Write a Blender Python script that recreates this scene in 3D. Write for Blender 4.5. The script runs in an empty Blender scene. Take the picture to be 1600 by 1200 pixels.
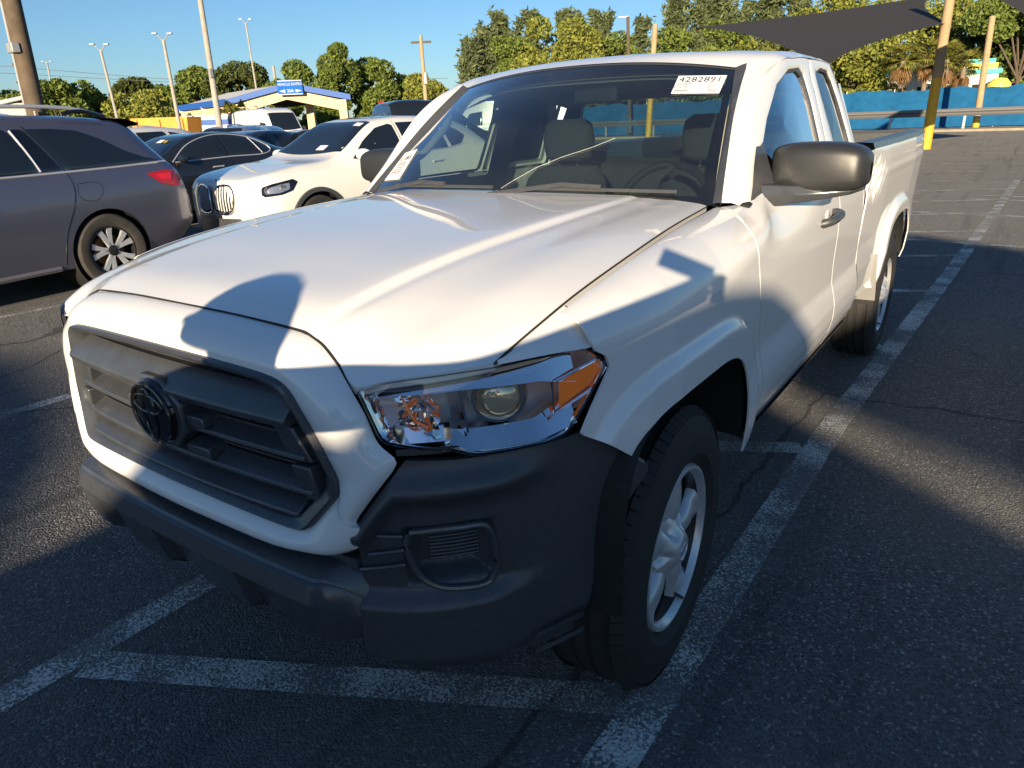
import bpy, bmesh, math, random
import numpy as np
from mathutils import Vector, Matrix
R = math.radians
rnd = random.Random(7)
# ---------------------------------------------------------------- camera, sky, sun, exposure
scene = bpy.context.scene
CAM = np.array([1.47200, -1.53923, 1.47456])
C_R = np.array([0.81916885, 0.57234957, -0.03712643])
C_U = np.array([-0.17427044, 0.31004782, 0.93461231])
C_F = np.array([-0.54643592, 0.75913525, -0.35372513])
FPX = 1084.15
cd = bpy.data.cameras.new('camera'); cam = bpy.data.objects.new('camera', cd)
scene.collection.objects.link(cam)
cd.sensor_width = 36.0; cd.lens = FPX * 36.0 / 1600.0; cd.clip_start = 0.05; cd.clip_end = 3000
m = Matrix(((C_R[0], C_U[0], -C_F[0], CAM[0]), (C_R[1], C_U[1], -C_F[1], CAM[1]), (C_R[2], C_U[2], -C_F[2], CAM[2]), (0, 0, 0, 1)))
cam.matrix_world = m
scene.camera = cam
SUN = np.array([0.36826574, -0.90905973, 0.19491219])          # towards the sun
SUN_EL = math.asin(SUN[2]); SUN_AZ = math.atan2(SUN[0], SUN[1])
world = bpy.data.worlds.new('World'); scene.world = world; world.use_nodes = True
wn = world.node_tree.nodes; wl = world.node_tree.links
sky = wn.new('ShaderNodeTexSky'); sky.sky_type = 'NISHITA'; sky.sun_disc = False
sky.sun_elevation = SUN_EL; sky.sun_rotation = SUN_AZ
sky.air_density = 1.0; sky.dust_density = 0.3; sky.ozone_density = 4.6
wn['Background'].inputs[1].default_value = 0.076
wl.new(sky.outputs[0], wn['Background'].inputs[0])
sl = bpy.data.lights.new('sun', 'SUN'); sl.energy = 4.9; sl.angle = R(0.5); sl.color = (1.0, 0.81, 0.56)
so = bpy.data.objects.new('sun', sl); scene.collection.objects.link(so)
so.rotation_euler = Vector(-SUN).to_track_quat('-Z', 'Y').to_euler()
so.location = (8, -20, 12)
vs = scene.view_settings; vs.view_transform = 'Standard'; vs.look = 'None'; vs.exposure = 1.02; vs.gamma = 1.0
scene.cycles.use_denoising = True
scene.cycles.max_bounces = 8; scene.cycles.transparent_max_bounces = 12
scene.cycles.sample_clamp_indirect = 6.0

def ray(px, py):
    d = C_F + (px - 800) / FPX * C_R + (600 - py) / FPX * C_U
    return d / np.linalg.norm(d)
def far(px, py, D):
    """point seen at photo pixel (px,py) whose ground distance from the camera is D metres"""
    d = ray(px, py); h = math.hypot(d[0], d[1]); return CAM + d * (D / h)
def gpt(px, D):
    p = far(px, 195, D); return np.array([p[0], p[1], 0.0])

# ---------------------------------------------------------------- helpers
COL = scene.collection
def empty(name, loc=(0, 0, 0), rz=0.0):
    o = bpy.data.objects.new(name, None); COL.objects.link(o); o.location = loc; o.rotation_euler = (0, 0, rz)
    o.empty_display_size = .1
    return o
def tag(o, label=None, cat=None, group=None, kind=None):
    if label: o['label'] = label
    if cat: o['category'] = cat
    if group: o['group'] = group
    if kind: o['kind'] = kind
    return o
def link(name, me, mat, parent=None, sharp=35, smooth=True):
    if mat is not None: me.materials.append(mat)
    if smooth:
        me.polygons.foreach_set('use_smooth', [True] * len(me.polygons))
        if sharp: me.set_sharp_from_angle(angle=R(sharp))
    o = bpy.data.objects.new(name, me); COL.objects.link(o)
    if parent: o.parent = parent
    return o
class MB:
    def __init__(s): s.v = []; s.f = []
    def add(s, v, f):
        b = len(s.v); s.v += [tuple(map(float, p)) for p in v]; s.f += [tuple(b + i for i in q) for q in f]; return s
    def grid(s, P, cu=False, cv=False, flip=False):
        P = np.asarray(P, float); n, k = P.shape[:2]; f = []
        for i in range(n if cu else n - 1):
            for j in range(k if cv else k - 1):
                a, b, c, d = i * k + j, ((i + 1) % n) * k + j, ((i + 1) % n) * k + (j + 1) % k, i * k + (j + 1) % k
                f.append((a, d, c, b) if flip else (a, b, c, d))
        return s.add(P.reshape(-1, 3), f)
    def box(s, c, sz, rz=0.0, rx=0.0, ry=0.0):
        M = Matrix.Rotation(rz, 3, 'Z') @ Matrix.Rotation(ry, 3, 'Y') @ Matrix.Rotation(rx, 3, 'X')
        v = []
        for x in (-.5, .5):
            for y in (-.5, .5):
                for z in (-.5, .5): v.append(tuple(Vector(c) + M @ Vector((x * sz[0], y * sz[1], z * sz[2]))))
        return s.add(v, [(0, 1, 3, 2), (4, 6, 7, 5), (0, 4, 5, 1), (2, 3, 7, 6), (0, 2, 6, 4), (1, 5, 7, 3)])
    def tube(s, path, r, n=10, cap=True):
        path = [Vector(p) for p in path]; rs = r if hasattr(r, '__len__') else [r] * len(path); rows = []
        up = Vector((0, 0, 1))
        t0 = (path[1] - path[0]).normalized()
        if abs(t0.dot(up)) > .9: up = Vector((1, 0, 0))
        for i, p in enumerate(path):
            t = (path[min(i + 1, len(path) - 1)] - path[max(i - 1, 0)]).normalized()
            a = t.cross(up).normalized(); b = a.cross(t).normalized()
            rows.append([p + (a * math.cos(2 * math.pi * k / n) + b * math.sin(2 * math.pi * k / n)) * rs[i] for k in range(n)])
        b0 = len(s.v); s.grid([[tuple(q) for q in rw] for rw in rows], cv=True)
        if cap:
            s.f.append(tuple(range(b0, b0 + n))); e = b0 + (len(path) - 1) * n; s.f.append(tuple(reversed(range(e, e + n))))
        return s
    def lathe(s, prof, c, axis='X', n=48, a0=0, a1=2 * math.pi):
        """profile of (radius, along-axis) pairs"""
        full = abs(a1 - a0 - 2 * math.pi) < 1e-6; rows = []
        for k in range(n if full else n + 1):
            t = a0 + (a1 - a0) * k / n; ct, st = math.cos(t), math.sin(t); row = []
            for r, h in prof:
                if axis == 'X': row.append((c[0] + h, c[1] + r * ct, c[2] + r * st))
                elif axis == 'Y': row.append((c[0] + r * ct, c[1] + h, c[2] + r * st))
                else: row.append((c[0] + r * ct, c[1] + r * st, c[2] + h))
            rows.append(row)
        return s.grid(rows, cu=full)
    def prism(s, poly, off):
        """closed 3-D polygon swept by vector off"""
        n = len(poly); p = [tuple(q) for q in poly]; q = [tuple(np.asarray(a, float) + np.asarray(off, float)) for a in poly]
        return s.add(p + q, [tuple(range(n))[::-1], tuple(range(n, 2 * n))] + [(i, (i + 1) % n, n + (i + 1) % n, n + i) for i in range(n)])
    def me(s, name='m', mirror=False):
        me = bpy.data.meshes.new(name)
        if mirror: me.from_pydata([(-x, y, z) for x, y, z in s.v], [], [f[::-1] for f in s.f])
        else: me.from_pydata(s.v, [], s.f)
        me.update()
        return me
    def fix(s, name):
        me = s.me(name); bm = bmesh.new(); bm.from_mesh(me); bmesh.ops.recalc_face_normals(bm, faces=bm.faces); bm.to_mesh(me); bm.free(); return me
    def build(s, name, mat, parent=None, sharp=35, smooth=True, bevel=0, seg=2):
        o = link(name, s.fix(name), mat, parent, sharp, smooth)
        if bevel:
            b = o.modifiers.new('bevel', 'BEVEL'); b.width = bevel; b.segments = seg; b.limit_method = 'ANGLE'; b.angle_limit = R(40)
            b.harden_normals = False
        return o
    def both(s, name, mat, parent=None, **k):
        o = s.build(name, mat, parent, **k)
        t = MB(); t.v = [(-x, y, z) for x, y, z in s.v]; t.f = [f[::-1] for f in s.f]
        o2 = t.build(name, mat, parent, **k)
        return o, o2
def cr(pts, n, even=True):
    """n points on a Catmull-Rom curve through pts, spaced evenly along it"""
    P = np.asarray(pts, float)
    if len(P) == 2:
        t = np.linspace(0, 1, n)[:, None]; return P[0] * (1 - t) + P[1] * t
    d = np.linalg.norm(np.diff(P, axis=0), axis=1) ** .5; k = np.concatenate([[0], np.cumsum(np.maximum(d, 1e-6))])
    m = np.zeros_like(P)
    for i in range(len(P)):
        if i == 0: m[i] = (P[1] - P[0]) / (k[1] - k[0])
        elif i == len(P) - 1: m[i] = (P[-1] - P[-2]) / (k[-1] - k[-2])
        else:
            a = (P[i] - P[i - 1]) / (k[i] - k[i - 1]); b = (P[i + 1] - P[i]) / (k[i + 1] - k[i]); h0 = k[i] - k[i - 1]; h1 = k[i + 1] - k[i]
            m[i] = (a * h1 + b * h0) / (h0 + h1)
    def ev(t):
        i = min(max(np.searchsorted(k, t, 'right') - 1, 0), len(P) - 2); h = k[i + 1] - k[i]; u = (t - k[i]) / h
        return (2 * u**3 - 3 * u**2 + 1) * P[i] + (u**3 - 2 * u**2 + u) * h * m[i] + (-2 * u**3 + 3 * u**2) * P[i + 1] + (u**3 - u**2) * h * m[i + 1]
    if not even: return np.array([ev(t) for t in np.linspace(0, k[-1], n)])
    T = np.linspace(0, k[-1], 12 * len(P)); Q = np.array([ev(t) for t in T]); L = np.concatenate([[0], np.cumsum(np.linalg.norm(np.diff(Q, axis=0), axis=1))])
    return np.array([ev(t) for t in np.interp(np.linspace(0, L[-1], n), L, T)])
def pl(pts, n):
    """n points spaced evenly on a polyline (corners kept only roughly)"""
    P = np.asarray(pts, float); L = np.concatenate([[0], np.cumsum(np.linalg.norm(np.diff(P, axis=0), axis=1))])
    s = np.linspace(0, L[-1], n); return np.stack([np.interp(s, L, P[:, i]) for i in range(P.shape[1])], 1)
def loft(curves, nu, nv, smooth=True):
    """curves resampled to nu points each, joined across with nv points"""
    C = [cr(c, nu) for c in curves]; C = np.array(C)
    return np.array([cr(C[:, i], nv, even=False) if smooth else pl(C[:, i], nv) for i in range(nu)])
def ip(x, xs, ys): return float(np.interp(x, xs, ys))
def sm(a, b, x):
    t = min(max((x - a) / (b - a), 0), 1); return t * t * (3 - 2 * t)
def text_mesh(body, size, name='lettering', extrude=0.0):
    c = bpy.data.curves.new(name, 'FONT'); c.body = body; c.size = size; c.align_x = 'CENTER'; c.align_y = 'CENTER'; c.extrude = extrude; c.resolution_u = 2
    o = bpy.data.objects.new(name, c); COL.objects.link(o)
    me = bpy.data.meshes.new_from_object(o); bpy.data.objects.remove(o); bpy.data.curves.remove(c)
    return me
def place_text(body, size, origin, ux, uy, mat, parent, name='lettering'):
    me = text_mesh(body, size); ux = Vector(ux).normalized(); uy = Vector(uy).normalized(); n = ux.cross(uy)
    O = Vector(origin)
    for v in me.vertices: v.co = O + ux * v.co.x + uy * v.co.y + n * v.co.z
    return link(name, me, mat, parent, smooth=False)

# ---------------------------------------------------------------- materials
MATS = {}
def principled(name, col, rough=.5, metal=0., coat=0., spec=.5, **k):
    if name in MATS: return MATS[name]
    m = bpy.data.materials.new(name); m.use_nodes = True; b = m.node_tree.nodes['Principled BSDF']
    b.inputs['Base Color'].default_value = (*col, 1); b.inputs['Roughness'].default_value = rough; b.inputs['Metallic'].default_value = metal
    b.inputs['Coat Weight'].default_value = coat; b.inputs['Coat Roughness'].default_value = k.get('coat_rough', .04); b.inputs['Specular IOR Level'].default_value = spec
    if 'emit' in k:
        b.inputs['Emission Color'].default_value = (*k['emit'], 1); b.inputs['Emission Strength'].default_value = k.get('power', 1)
    if k.get('trans'): b.inputs['Transmission Weight'].default_value = k['trans']; b.inputs['IOR'].default_value = 1.45
    MATS[name] = m; return m
def noisy(m, scale=8, amount=.15, rough=.1, bump=0., bscale=None, detail=5, dirt=None):
    """breaks up a flat material: colour and roughness drift, fine relief"""
    nt = m.node_tree; N = nt.nodes; L = nt.links; b = N['Principled BSDF']
    tc = N.new('ShaderNodeTexCoord'); no = N.new('ShaderNodeTexNoise'); no.inputs['Scale'].default_value = scale; no.inputs['Detail'].default_value = detail
    L.new(tc.outputs['Object'], no.inputs['Vector'])
    base = tuple(b.inputs['Base Color'].default_value)
    mix = N.new('ShaderNodeMix'); mix.data_type = 'RGBA'
    d = dirt or tuple(c * (1 - amount) for c in base[:3])
    ramp = N.new('ShaderNodeMapRange'); ramp.inputs['From Min'].default_value = .35; ramp.inputs['From Max'].default_value = .7
    ramp.inputs['To Max'].default_value = 1 if not dirt else amount
    L.new(no.outputs['Fac'], ramp.inputs['Value']); L.new(ramp.outputs[0], mix.inputs['Factor'])
    mix.inputs['A'].default_value = base; mix.inputs['B'].default_value = (*d, 1); L.new(mix.outputs['Result'], b.inputs['Base Color'])
    if rough:
        r0 = b.inputs['Roughness'].default_value; mr = N.new('ShaderNodeMapRange'); mr.inputs['To Min'].default_value = max(r0 - rough, 0); mr.inputs['To Max'].default_value = min(r0 + rough, 1)
        L.new(no.outputs['Fac'], mr.inputs['Value']); L.new(mr.outputs[0], b.inputs['Roughness'])
    if bump:
        n2 = N.new('ShaderNodeTexNoise'); n2.inputs['Scale'].default_value = bscale or scale * 10; n2.inputs['Detail'].default_value = 3
        L.new(tc.outputs['Object'], n2.inputs['Vector']); bp = N.new('ShaderNodeBump'); bp.inputs['Strength'].default_value = bump; bp.inputs['Distance'].default_value = .002
        L.new(n2.outputs['Fac'], bp.inputs['Height']); L.new(bp.outputs[0], b.inputs['Normal'])
    return m
def glassmat(name, tint=(.8, .9, .86), refl=1.0, rough=0.0, boost=1.7, film=0.0):
    """thin window glass: tinted see-through plus Fresnel reflection"""
    m = bpy.data.materials.new(name); m.use_nodes = True; N = m.node_tree.nodes; L = m.node_tree.links; N.remove(N['Principled BSDF'])
    t = N.new('ShaderNodeBsdfTransparent'); t.inputs[0].default_value = (*tint, 1)
    g = N.new('ShaderNodeBsdfGlossy'); g.inputs['Roughness'].default_value = rough; g.inputs[0].default_value = (refl, refl, refl, 1)
    lw = N.new('ShaderNodeLayerWeight'); lw.inputs[0].default_value = .5; f = N.new('ShaderNodeMath'); f.operation = 'POWER'; f.inputs[1].default_value = 5.0; L.new(lw.outputs['Facing'], f.inputs[0])
    f2 = N.new('ShaderNodeMath'); f2.operation = 'MULTIPLY_ADD'; f2.inputs[1].default_value = .92; f2.inputs[2].default_value = .045; L.new(f.outputs[0], f2.inputs[0]); f = f2
    x = N.new('ShaderNodeMixShader'); ad = N.new('ShaderNodeMath'); ad.operation = 'MULTIPLY'; ad.inputs[1].default_value = boost; ad.use_clamp = True
    L.new(f.outputs[0], ad.inputs[0]); L.new(ad.outputs[0], x.inputs[0]); L.new(t.outputs[0], x.inputs[1]); L.new(g.outputs[0], x.inputs[2])
    if film:
        df = N.new('ShaderNodeBsdfDiffuse'); df.inputs[0].default_value = (.75, .75, .72, 1); y = N.new('ShaderNodeMixShader'); nz = N.new('ShaderNodeTexNoise'); nz.inputs['Scale'].default_value = 3.0; mr = N.new('ShaderNodeMapRange'); mr.inputs['To Max'].default_value = film * 2
        L.new(nz.outputs['Fac'], mr.inputs['Value']); L.new(mr.outputs[0], y.inputs[0]); L.new(x.outputs[0], y.inputs[1]); L.new(df.outputs[0], y.inputs[2]); x = y
    L.new(x.outputs[0], N['Material Output'].inputs[0]); MATS[name] = m; return m
white = noisy(principled('white_paint', (.80, .795, .78), .5, 0, 1.0, coat_rough=.025), 1.7, .05, .05, 0)
plastic = noisy(principled('black_plastic', (.056, .059, .065), .38, spec=.7), 60, .25, .08, .25, 900)
plastic_s = noisy(principled('satin_black_plastic', (.060, .064, .072), .27, spec=.8), 20, .2, .06, .08, 700)
gloss_black = principled('gloss_black', (.006, .006, .007), .08, 0, .8)
dark = principled('dark_void', (.008, .008, .009), .8)
liner = noisy(principled('liner_black', (.012, .012, .013), .75), 30, .3, .1, .3, 300)
rubber = noisy(principled('tyre_rubber', (.022, .022, .023), .72, spec=.35), 25, .3, .1, .3, 260, dirt=(.05, .045, .04))
rubber_tan = noisy(principled('tan_tyre_rubber', (.07, .065, .058), .85, spec=.2), 12, .3, .05, .3, 260)  # paler tan rubber for the SUV tyres
chrome = principled('chrome', (.86, .87, .89), .06, 1.0)
silver = noisy(principled('silver_wheel_paint', (.60, .61, .63), .34, .45, .3), 14, .15, .08)
bright_alloy = principled('machined_alloy', (.75, .76, .78), .35, .6)
dark_alloy = principled('dark_alloy', (.03, .03, .033), .35, .5)
rust = noisy(principled('brake_rust', (.30, .14, .05), .8, .2), 20, .4, .1)
glass = glassmat('clear_window_glass', (.44, .55, .53), boost=3.2, film=.010)
side_glass = glassmat('side_window_glass', (.22, .28, .31), boost=2.6)
far_glass = glassmat('passenger_window_glass', (.80, .90, .85))
lens_glass = glassmat('lamp_lens_glass', (.97, .97, .98), boost=1.0)
tint_glass = principled('privacy_glass', (.010, .014, .020), .03, 0, 0, spec=.9)
amber = principled('amber_lens', (.85, .20, .015), .18, 0, .6, emit=(.9, .2, .02), power=.05)
red_lens = principled('red_lens', (.50, .006, .012), .14, 0, .6)
clear_white = principled('white_lens', (.75, .75, .75), .12, 0, .5)
int_grey = noisy(principled('interior_grey_fabric', (.05, .053, .056), .9), 40, .2, .05, .2, 500)
int_dark = noisy(principled('interior_dark_plastic', (.02, .022, .024), .7), 40, .2, .05)
int_light = noisy(principled('interior_light_trim', (.36, .38, .35), .7), 10, .08, .05)
# ================================================================ the pickup truck (origin: ground under the front axle, nose to -Y)
truck = tag(empty('pickup_truck', (0, 0, 0)), 'white extended cab pickup truck with black grille and black bumper in the hatched bay', 'pickup truck')
def yfp(x): x = abs(x); return -.835 + .14 * x * x + .9 * x**6          # plan line of the nose
def on_nose(x, z, off=0.0):
    """point on the nose plan line pushed out by off along its normal"""
    s = 1 if x >= 0 else -1; ax = abs(x); dy = .28 * ax + 5.4 * ax**5; n = np.array([dy, -1.0]); n /= np.linalg.norm(n)
    return (s * (ax + n[0] * off), yfp(ax) + n[1] * off, z)
def mirrorx(P): Q = np.array(P, float).copy(); Q[..., 0] *= -1; return Q
def panel(P, name, mat, parent, inward, sharp=35, lip=.014, both=True):
    """visible skin with its border turned inwards so that panel gaps have depth"""
    P = np.asarray(P, float); n, k = P.shape[:2]; mb = MB(); mb.grid(P)
    ring = [(i, 0) for i in range(n)] + [(n - 1, j) for j in range(1, k)] + [(i, k - 1) for i in range(n - 2, -1, -1)] + [(0, j) for j in range(k - 2, 0, -1)]
    inn = np.asarray(inward, float)
    b = len(mb.v); mb.v += [tuple(P[i, j] + inn * lip) for i, j in ring]
    for q in range(len(ring)):
        a = ring[q][0] * k + ring[q][1]; a2 = ring[(q + 1) % len(ring)]; a2 = a2[0] * k + a2[1]
        mb.f.append((a, a2, b + (q + 1) % len(ring), b + q))
    return mb.both(name, mat, parent, sharp=sharp) if both else mb.build(name, mat, parent, sharp=sharp)
# ---- hood
hc = [
    [(0, -.735, 1.127), (0, -.66, 1.152), (0, -.5, 1.178), (0, -.3, 1.203), (0, 0, 1.226), (0, .25, 1.24), (0, .5, 1.25)],
    [(.20, -.732, 1.125), (.205, -.66, 1.150), (.21, -.5, 1.176), (.22, -.3, 1.201), (.23, 0, 1.224), (.24, .25, 1.238), (.25, .51, 1.248)],
    [(.39, -.722, 1.114), (.395, -.66, 1.141), (.400, -.5, 1.1735), (.415, -.3, 1.1995), (.435, 0, 1.2215), (.455, .25, 1.2345), (.465, .53, 1.242)],
    [(.405, -.722, 1.112), (.410, -.66, 1.138), (.418, -.5, 1.171), (.433, -.3, 1.197), (.453, 0, 1.219), (.473, .25, 1.2325), (.483, .53, 1.2405)],
    [(.425, -.723, 1.105), (.428, -.66, 1.129), (.436, -.5, 1.1595), (.452, -.3, 1.1855), (.472, 0, 1.2085), (.492, .25, 1.2245), (.502, .535, 1.2365)],
    [(.45, -.724, 1.096), (.455, -.66, 1.126), (.465, -.5, 1.158), (.48, -.3, 1.184), (.50, 0, 1.207), (.52, .25, 1.223), (.53, .54, 1.235)],
    [(.50, -.733, 1.065), (.505, -.67, 1.106), (.52, -.53, 1.143), (.54, -.33, 1.173), (.56, -.05, 1.198), (.575, .23, 1.217), (.58, .545, 1.230)],
    [(.545, -.745, 1.034), (.553, -.69, 1.084), (.565, -.55, 1.131), (.59, -.35, 1.166), (.61, -.07, 1.196), (.62, .22, 1.216), (.62, .55, 1.228)],
    [(.612, -.728, 1.052), (.617, -.67, 1.088), (.63, -.53, 1.127), (.65, -.34, 1.162), (.665, -.06, 1.193), (.66, .22, 1.212), (.655, .555, 1.224)],
    [(.691, -.665, 1.061), (.695, -.62, 1.082), (.705, -.49, 1.118), (.718, -.33, 1.150), (.722, -.06, 1.183), (.705, .23, 1.206), (.69, .56, 1.219)],
    [(.750, -.592, 1.067), (.752, -.54, 1.083), (.762, -.448, 1.112), (.765, -.328, 1.139), (.757, -.05, 1.176), (.735, .24, 1.199), (.712, .56, 1.214)]]
half = [cr(c, 40) for c in hc]
rows = [mirrorx(c) for c in half[:0:-1]] + half
H = np.array(rows); H = np.array([cr(H[:, i], 97, even=False) for i in range(40)])
hood = panel(H, 'hood', white, truck, (0, .2, -1.2), both=False)
MB().tube([tuple(p + np.array([.0022, 0, -.0025])) for p in H[:, -1]], .0019, 6).both('hood_gap_shade', dark, truck)  # dark tubes stand in for the shade inside the hood gap
MB().tube([tuple(p + np.array([0, -.0020, -.0016])) for p in H[0, 20:-20]], .0022, 6).build('hood_gap_shade', dark, truck)
# ---- white front fascia between hood, grille, headlights and bumper
GR = [(0, -.818, 1.058), (.2, -.815, 1.056), (.384, -.803, 1.047), (.425, -.800, 1.030), (.47, -.790, .945), (.512, -.781, .850), (.510, -.783, .815), (.447, -.812, .738), (.42, -.818, .727), (.2, -.833, .735), (0, -.838, .738)]
OU = [(0, -.7385, 1.1245), (.2, -.7355, 1.1225), (.40, -.7255, 1.110), (.449, -.728, 1.093), (.498, -.737, 1.062), (.541, -.751, 1.030), (.575, -.752, .985), (.593, -.748, .930), (.632, -.735, .897), (.583, -.765, .825), (.542, -.785, .764), (.572, -.772, .753), (.545, -.785, .708), (.49, -.803, .681), (.336, -.830, .671), (.06, -.846, .678), (0, -.847, .679)]
GRs = [GR[0], GR[1], GR[2], GR[3], tuple(np.array(GR[3]) * .6 + np.array(GR[4]) * .4), GR[4], tuple((np.array(GR[4]) + np.array(GR[5])) / 2), tuple(np.array(GR[4]) * .3 + np.array(GR[5]) * .7), GR[5], tuple((np.array(GR[5]) + np.array(GR[6])) / 2), GR[6], tuple(np.array(GR[6]) * .8 + np.array(GR[7]) * .2), tuple(np.array(GR[6]) * .4 + np.array(GR[7]) * .6), GR[7], GR[8], GR[9], GR[10]]
def seg_sub(A, k):
    A = np.asarray(A, float); out = []
    for i in range(len(A) - 1):
        for j in range(k): out.append(A[i] * (1 - j / k) + A[i + 1] * j / k)
    out.append(A[-1]); return np.array(out)
def soften(A, it=2):
    A = A.copy()
    for _ in range(it): A[1:-1] = .25 * A[:-2] + .5 * A[1:-1] + .25 * A[2:]
    return A
gi = soften(seg_sub(GRs, 4), 3); go = soften(seg_sub(OU, 4), 1)
F = []
for q in np.linspace(0, 1, 11):
    row = gi * (1 - q) + go * q
    b = 4 * q * (1 - q); row = row + np.stack([.10 * b * .10 * np.abs(row[:, 0]), -.022 * b * np.ones(len(row)), .006 * b * np.sign(row[:, 2] - .9)], 1); F.append(row)
F = np.array(F)                                                  # (across, along)
full = np.concatenate([mirrorx(F[:, ::-1]), F[:, 1:]], 1)
fascia = panel(full, 'front_fascia', white, truck, (0, .03, 0), both=False)
# ---- grille
grille = empty('grille'); grille.parent = truck
def loopfull(A): A = np.asarray(A, float); return np.concatenate([A, mirrorx(A[-2:0:-1])], 0)
g0 = loopfull(gi)
def inset(L, sx, sz, dy, cz=.89):
    Q = L.copy(); Q[:, 0] *= sx; Q[:, 2] = cz + (Q[:, 2] - cz) * sz; Q[:, 1] += dy; return Q
bez = np.array([inset(g0, 1, 1, .022), inset(g0, .998, .995, -.010), inset(g0, .985, .975, -.014), inset(g0, .94, .90, -.006), inset(g0, .925, .87, .010), inset(g0, .92, .86, .06)])
MB().grid(bez, cv=True).build('grille_bezel', plastic_s, grille, sharp=50)
bk = inset(g0, .93, .875, .062); mbk = MB(); mbk.add(list(bk), [tuple(range(len(bk)))]); mbk.build('grille_back', dark, grille, smooth=False)
def nose_bar(prof, x0, x1, n=24, dyf=0.0):
    """bar across the nose; prof = (outward offset, z) ring"""
    rows = []
    for x in np.linspace(x0, x1, n):
        rows.append([(x, -.835 + .12 * x * x - o + dyf, z) for o, z in prof])
    mb = MB(); mb.grid(rows, cv=True); k = len(prof)
    mb.f.append(tuple(range(k))); mb.f.append(tuple(range((n - 1) * k, n * k))[::-1]); return mb
# fine mesh bars behind, then the broad upper bar, two blades and the lower shelf
for i in range(22):
    z = .755 + i * .0125
    nose_bar([(-.046, z), (-.046, z + .005), (-.056, z + .005), (-.056, z)], -.455, .455, 12).build('mesh_bar', plastic, grille)
nose_bar([(-.045, 1.012), (.006, .972), (.010, .962), (.004, .948), (-.045, .952)], -.425, .425).build('upper_bar', plastic_s, grille, bevel=.003)
nose_bar([(-.05, .905), (-.012, .885), (-.010, .876), (-.05, .880)], -.44, .44).build('blade', plastic_s, grille, bevel=.002)
nose_bar([(-.05, .836), (-.010, .812), (-.008, .803), (-.05, .806)], -.45, .45).build('blade', plastic_s, grille, bevel=.002)
nose_bar([(-.05, .790), (.004, .762), (.004, .752), (-.05, .75)], -.415, .415).build('lower_shelf', plastic_s, grille, bevel=.003)
for s in (-1, 1):
    for z0, z1, xa, xb, xc, xd in ((.945, .872, .365, .418, .455, .40), (.866, .79, .405, .452, .462, .43)):
        poly = [(s * xa, -.815 + .006, z0), (s * xb, -.808 + .006, z0), (s * xc, -.800 + .006, z1), (s * xd, -.806 + .006, z1)]
        MB().prism(poly, (0, .05, 0)).build('side_block', plastic_s, grille, bevel=.004)
    for z0 in (.886, .815):
        MB().prism([(s * .075, -.832, z0 + .004), (s * .155, -.828, z0 + .002), (s * .150, -.828, z0 + .026), (s * .075, -.832, z0 + .026)], (0, .05, .01)).build('centre_block', plastic_s, grille, bevel=.003)
emb = empty('emblem'); emb.parent = truck
EC = np.array([0, -.855, .905])
oct_ = [(.105 * math.cos(t) * 1.02, -.842, .905 + .088 * math.sin(t)) for t in [R(22.5 + 45 * k) for k in range(8)]]
MB().prism(oct_, (0, .05, 0)).build('emblem_plinth', plastic_s, emb, bevel=.006)
def ering(cx, cz, rx, rz, r, y, mat, name, tilt=0):
    pts = [(cx + rx * math.cos(t), y, cz + rz * math.sin(t)) for t in np.linspace(0, 2 * math.pi, 41)]
    mb = MB(); mb.tube(pts, r, 8, cap=False); return mb.build(name, mat, emb)
MB().lathe([(0, -.010), (.05, -.009), (.072, -.004), (.078, .004), (.078, .02)], (0, -.848, .905), 'Y', 40).build('emblem_disc', gloss_black, emb)
ering(0, .905, .075, .066, .0045, -.855, gloss_black, 'emblem_ring')
ering(0, .905, .024, .058, .0036, -.858, gloss_black, 'emblem_mark'); ering(0, .928, .056, .021, .0036, -.858, gloss_black, 'emblem_mark')
for o in list(emb.children): o.scale = (1, 1, 1)
# ---- lower black bumper: shelf, lip, stepped front with three notches
def bump_row(x):
    ax = abs(x); e = sm(.49, .60, ax); k_ = sm(.47, .575, ax); y = (-.834 + .05 * ax * ax + 1.6 * ax**8) * (1 - k_) + (yfp(ax) + .035) * k_ + .03 * sm(.575, .61, ax)
    return [(x, y + .055, .668 - .03 * e), (x, y + .030, .664 - .04 * e), (x, y - .026, .648 - .11 * e), (x, y - .031, .642 - .115 * e), (x, y - .029, .638 - .115 * e), (x, y - .036, .634 - .115 * e),
            (x, y - .048, .597 - .09 * e), (x, y - .046, .588 - .085 * e), (x, y - .034, .535 - .05 * e), (x, y - .022, .492 - .01 * e), (x, y + .02, .468), (x, y + .16, .455)]
xs = np.linspace(-.61, .61, 123); BR = np.array([cr(bump_row(x), 34, even=False) if False else bump_row(x) for x in xs], float)
NOTCH = [(-.365, -.245), (-.075, .075), (.245, .365)]
for i, x in enumerate(xs):
    for a, b in NOTCH:
        if a - .001 <= x <= b + .001:
            for j in (7, 8, 9): BR[i, j, 1] += .026
            BR[i, 7, 2] -= .004
bumper = MB().grid(BR).build('lower_bumper', plastic_s, truck, sharp=28)
nose_bar([(-.02, .676), (-.02, .652), (-.05, .652), (-.05, .676)], -.53, .53).build('bumper_mesh_strip', plastic, truck)
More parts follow.
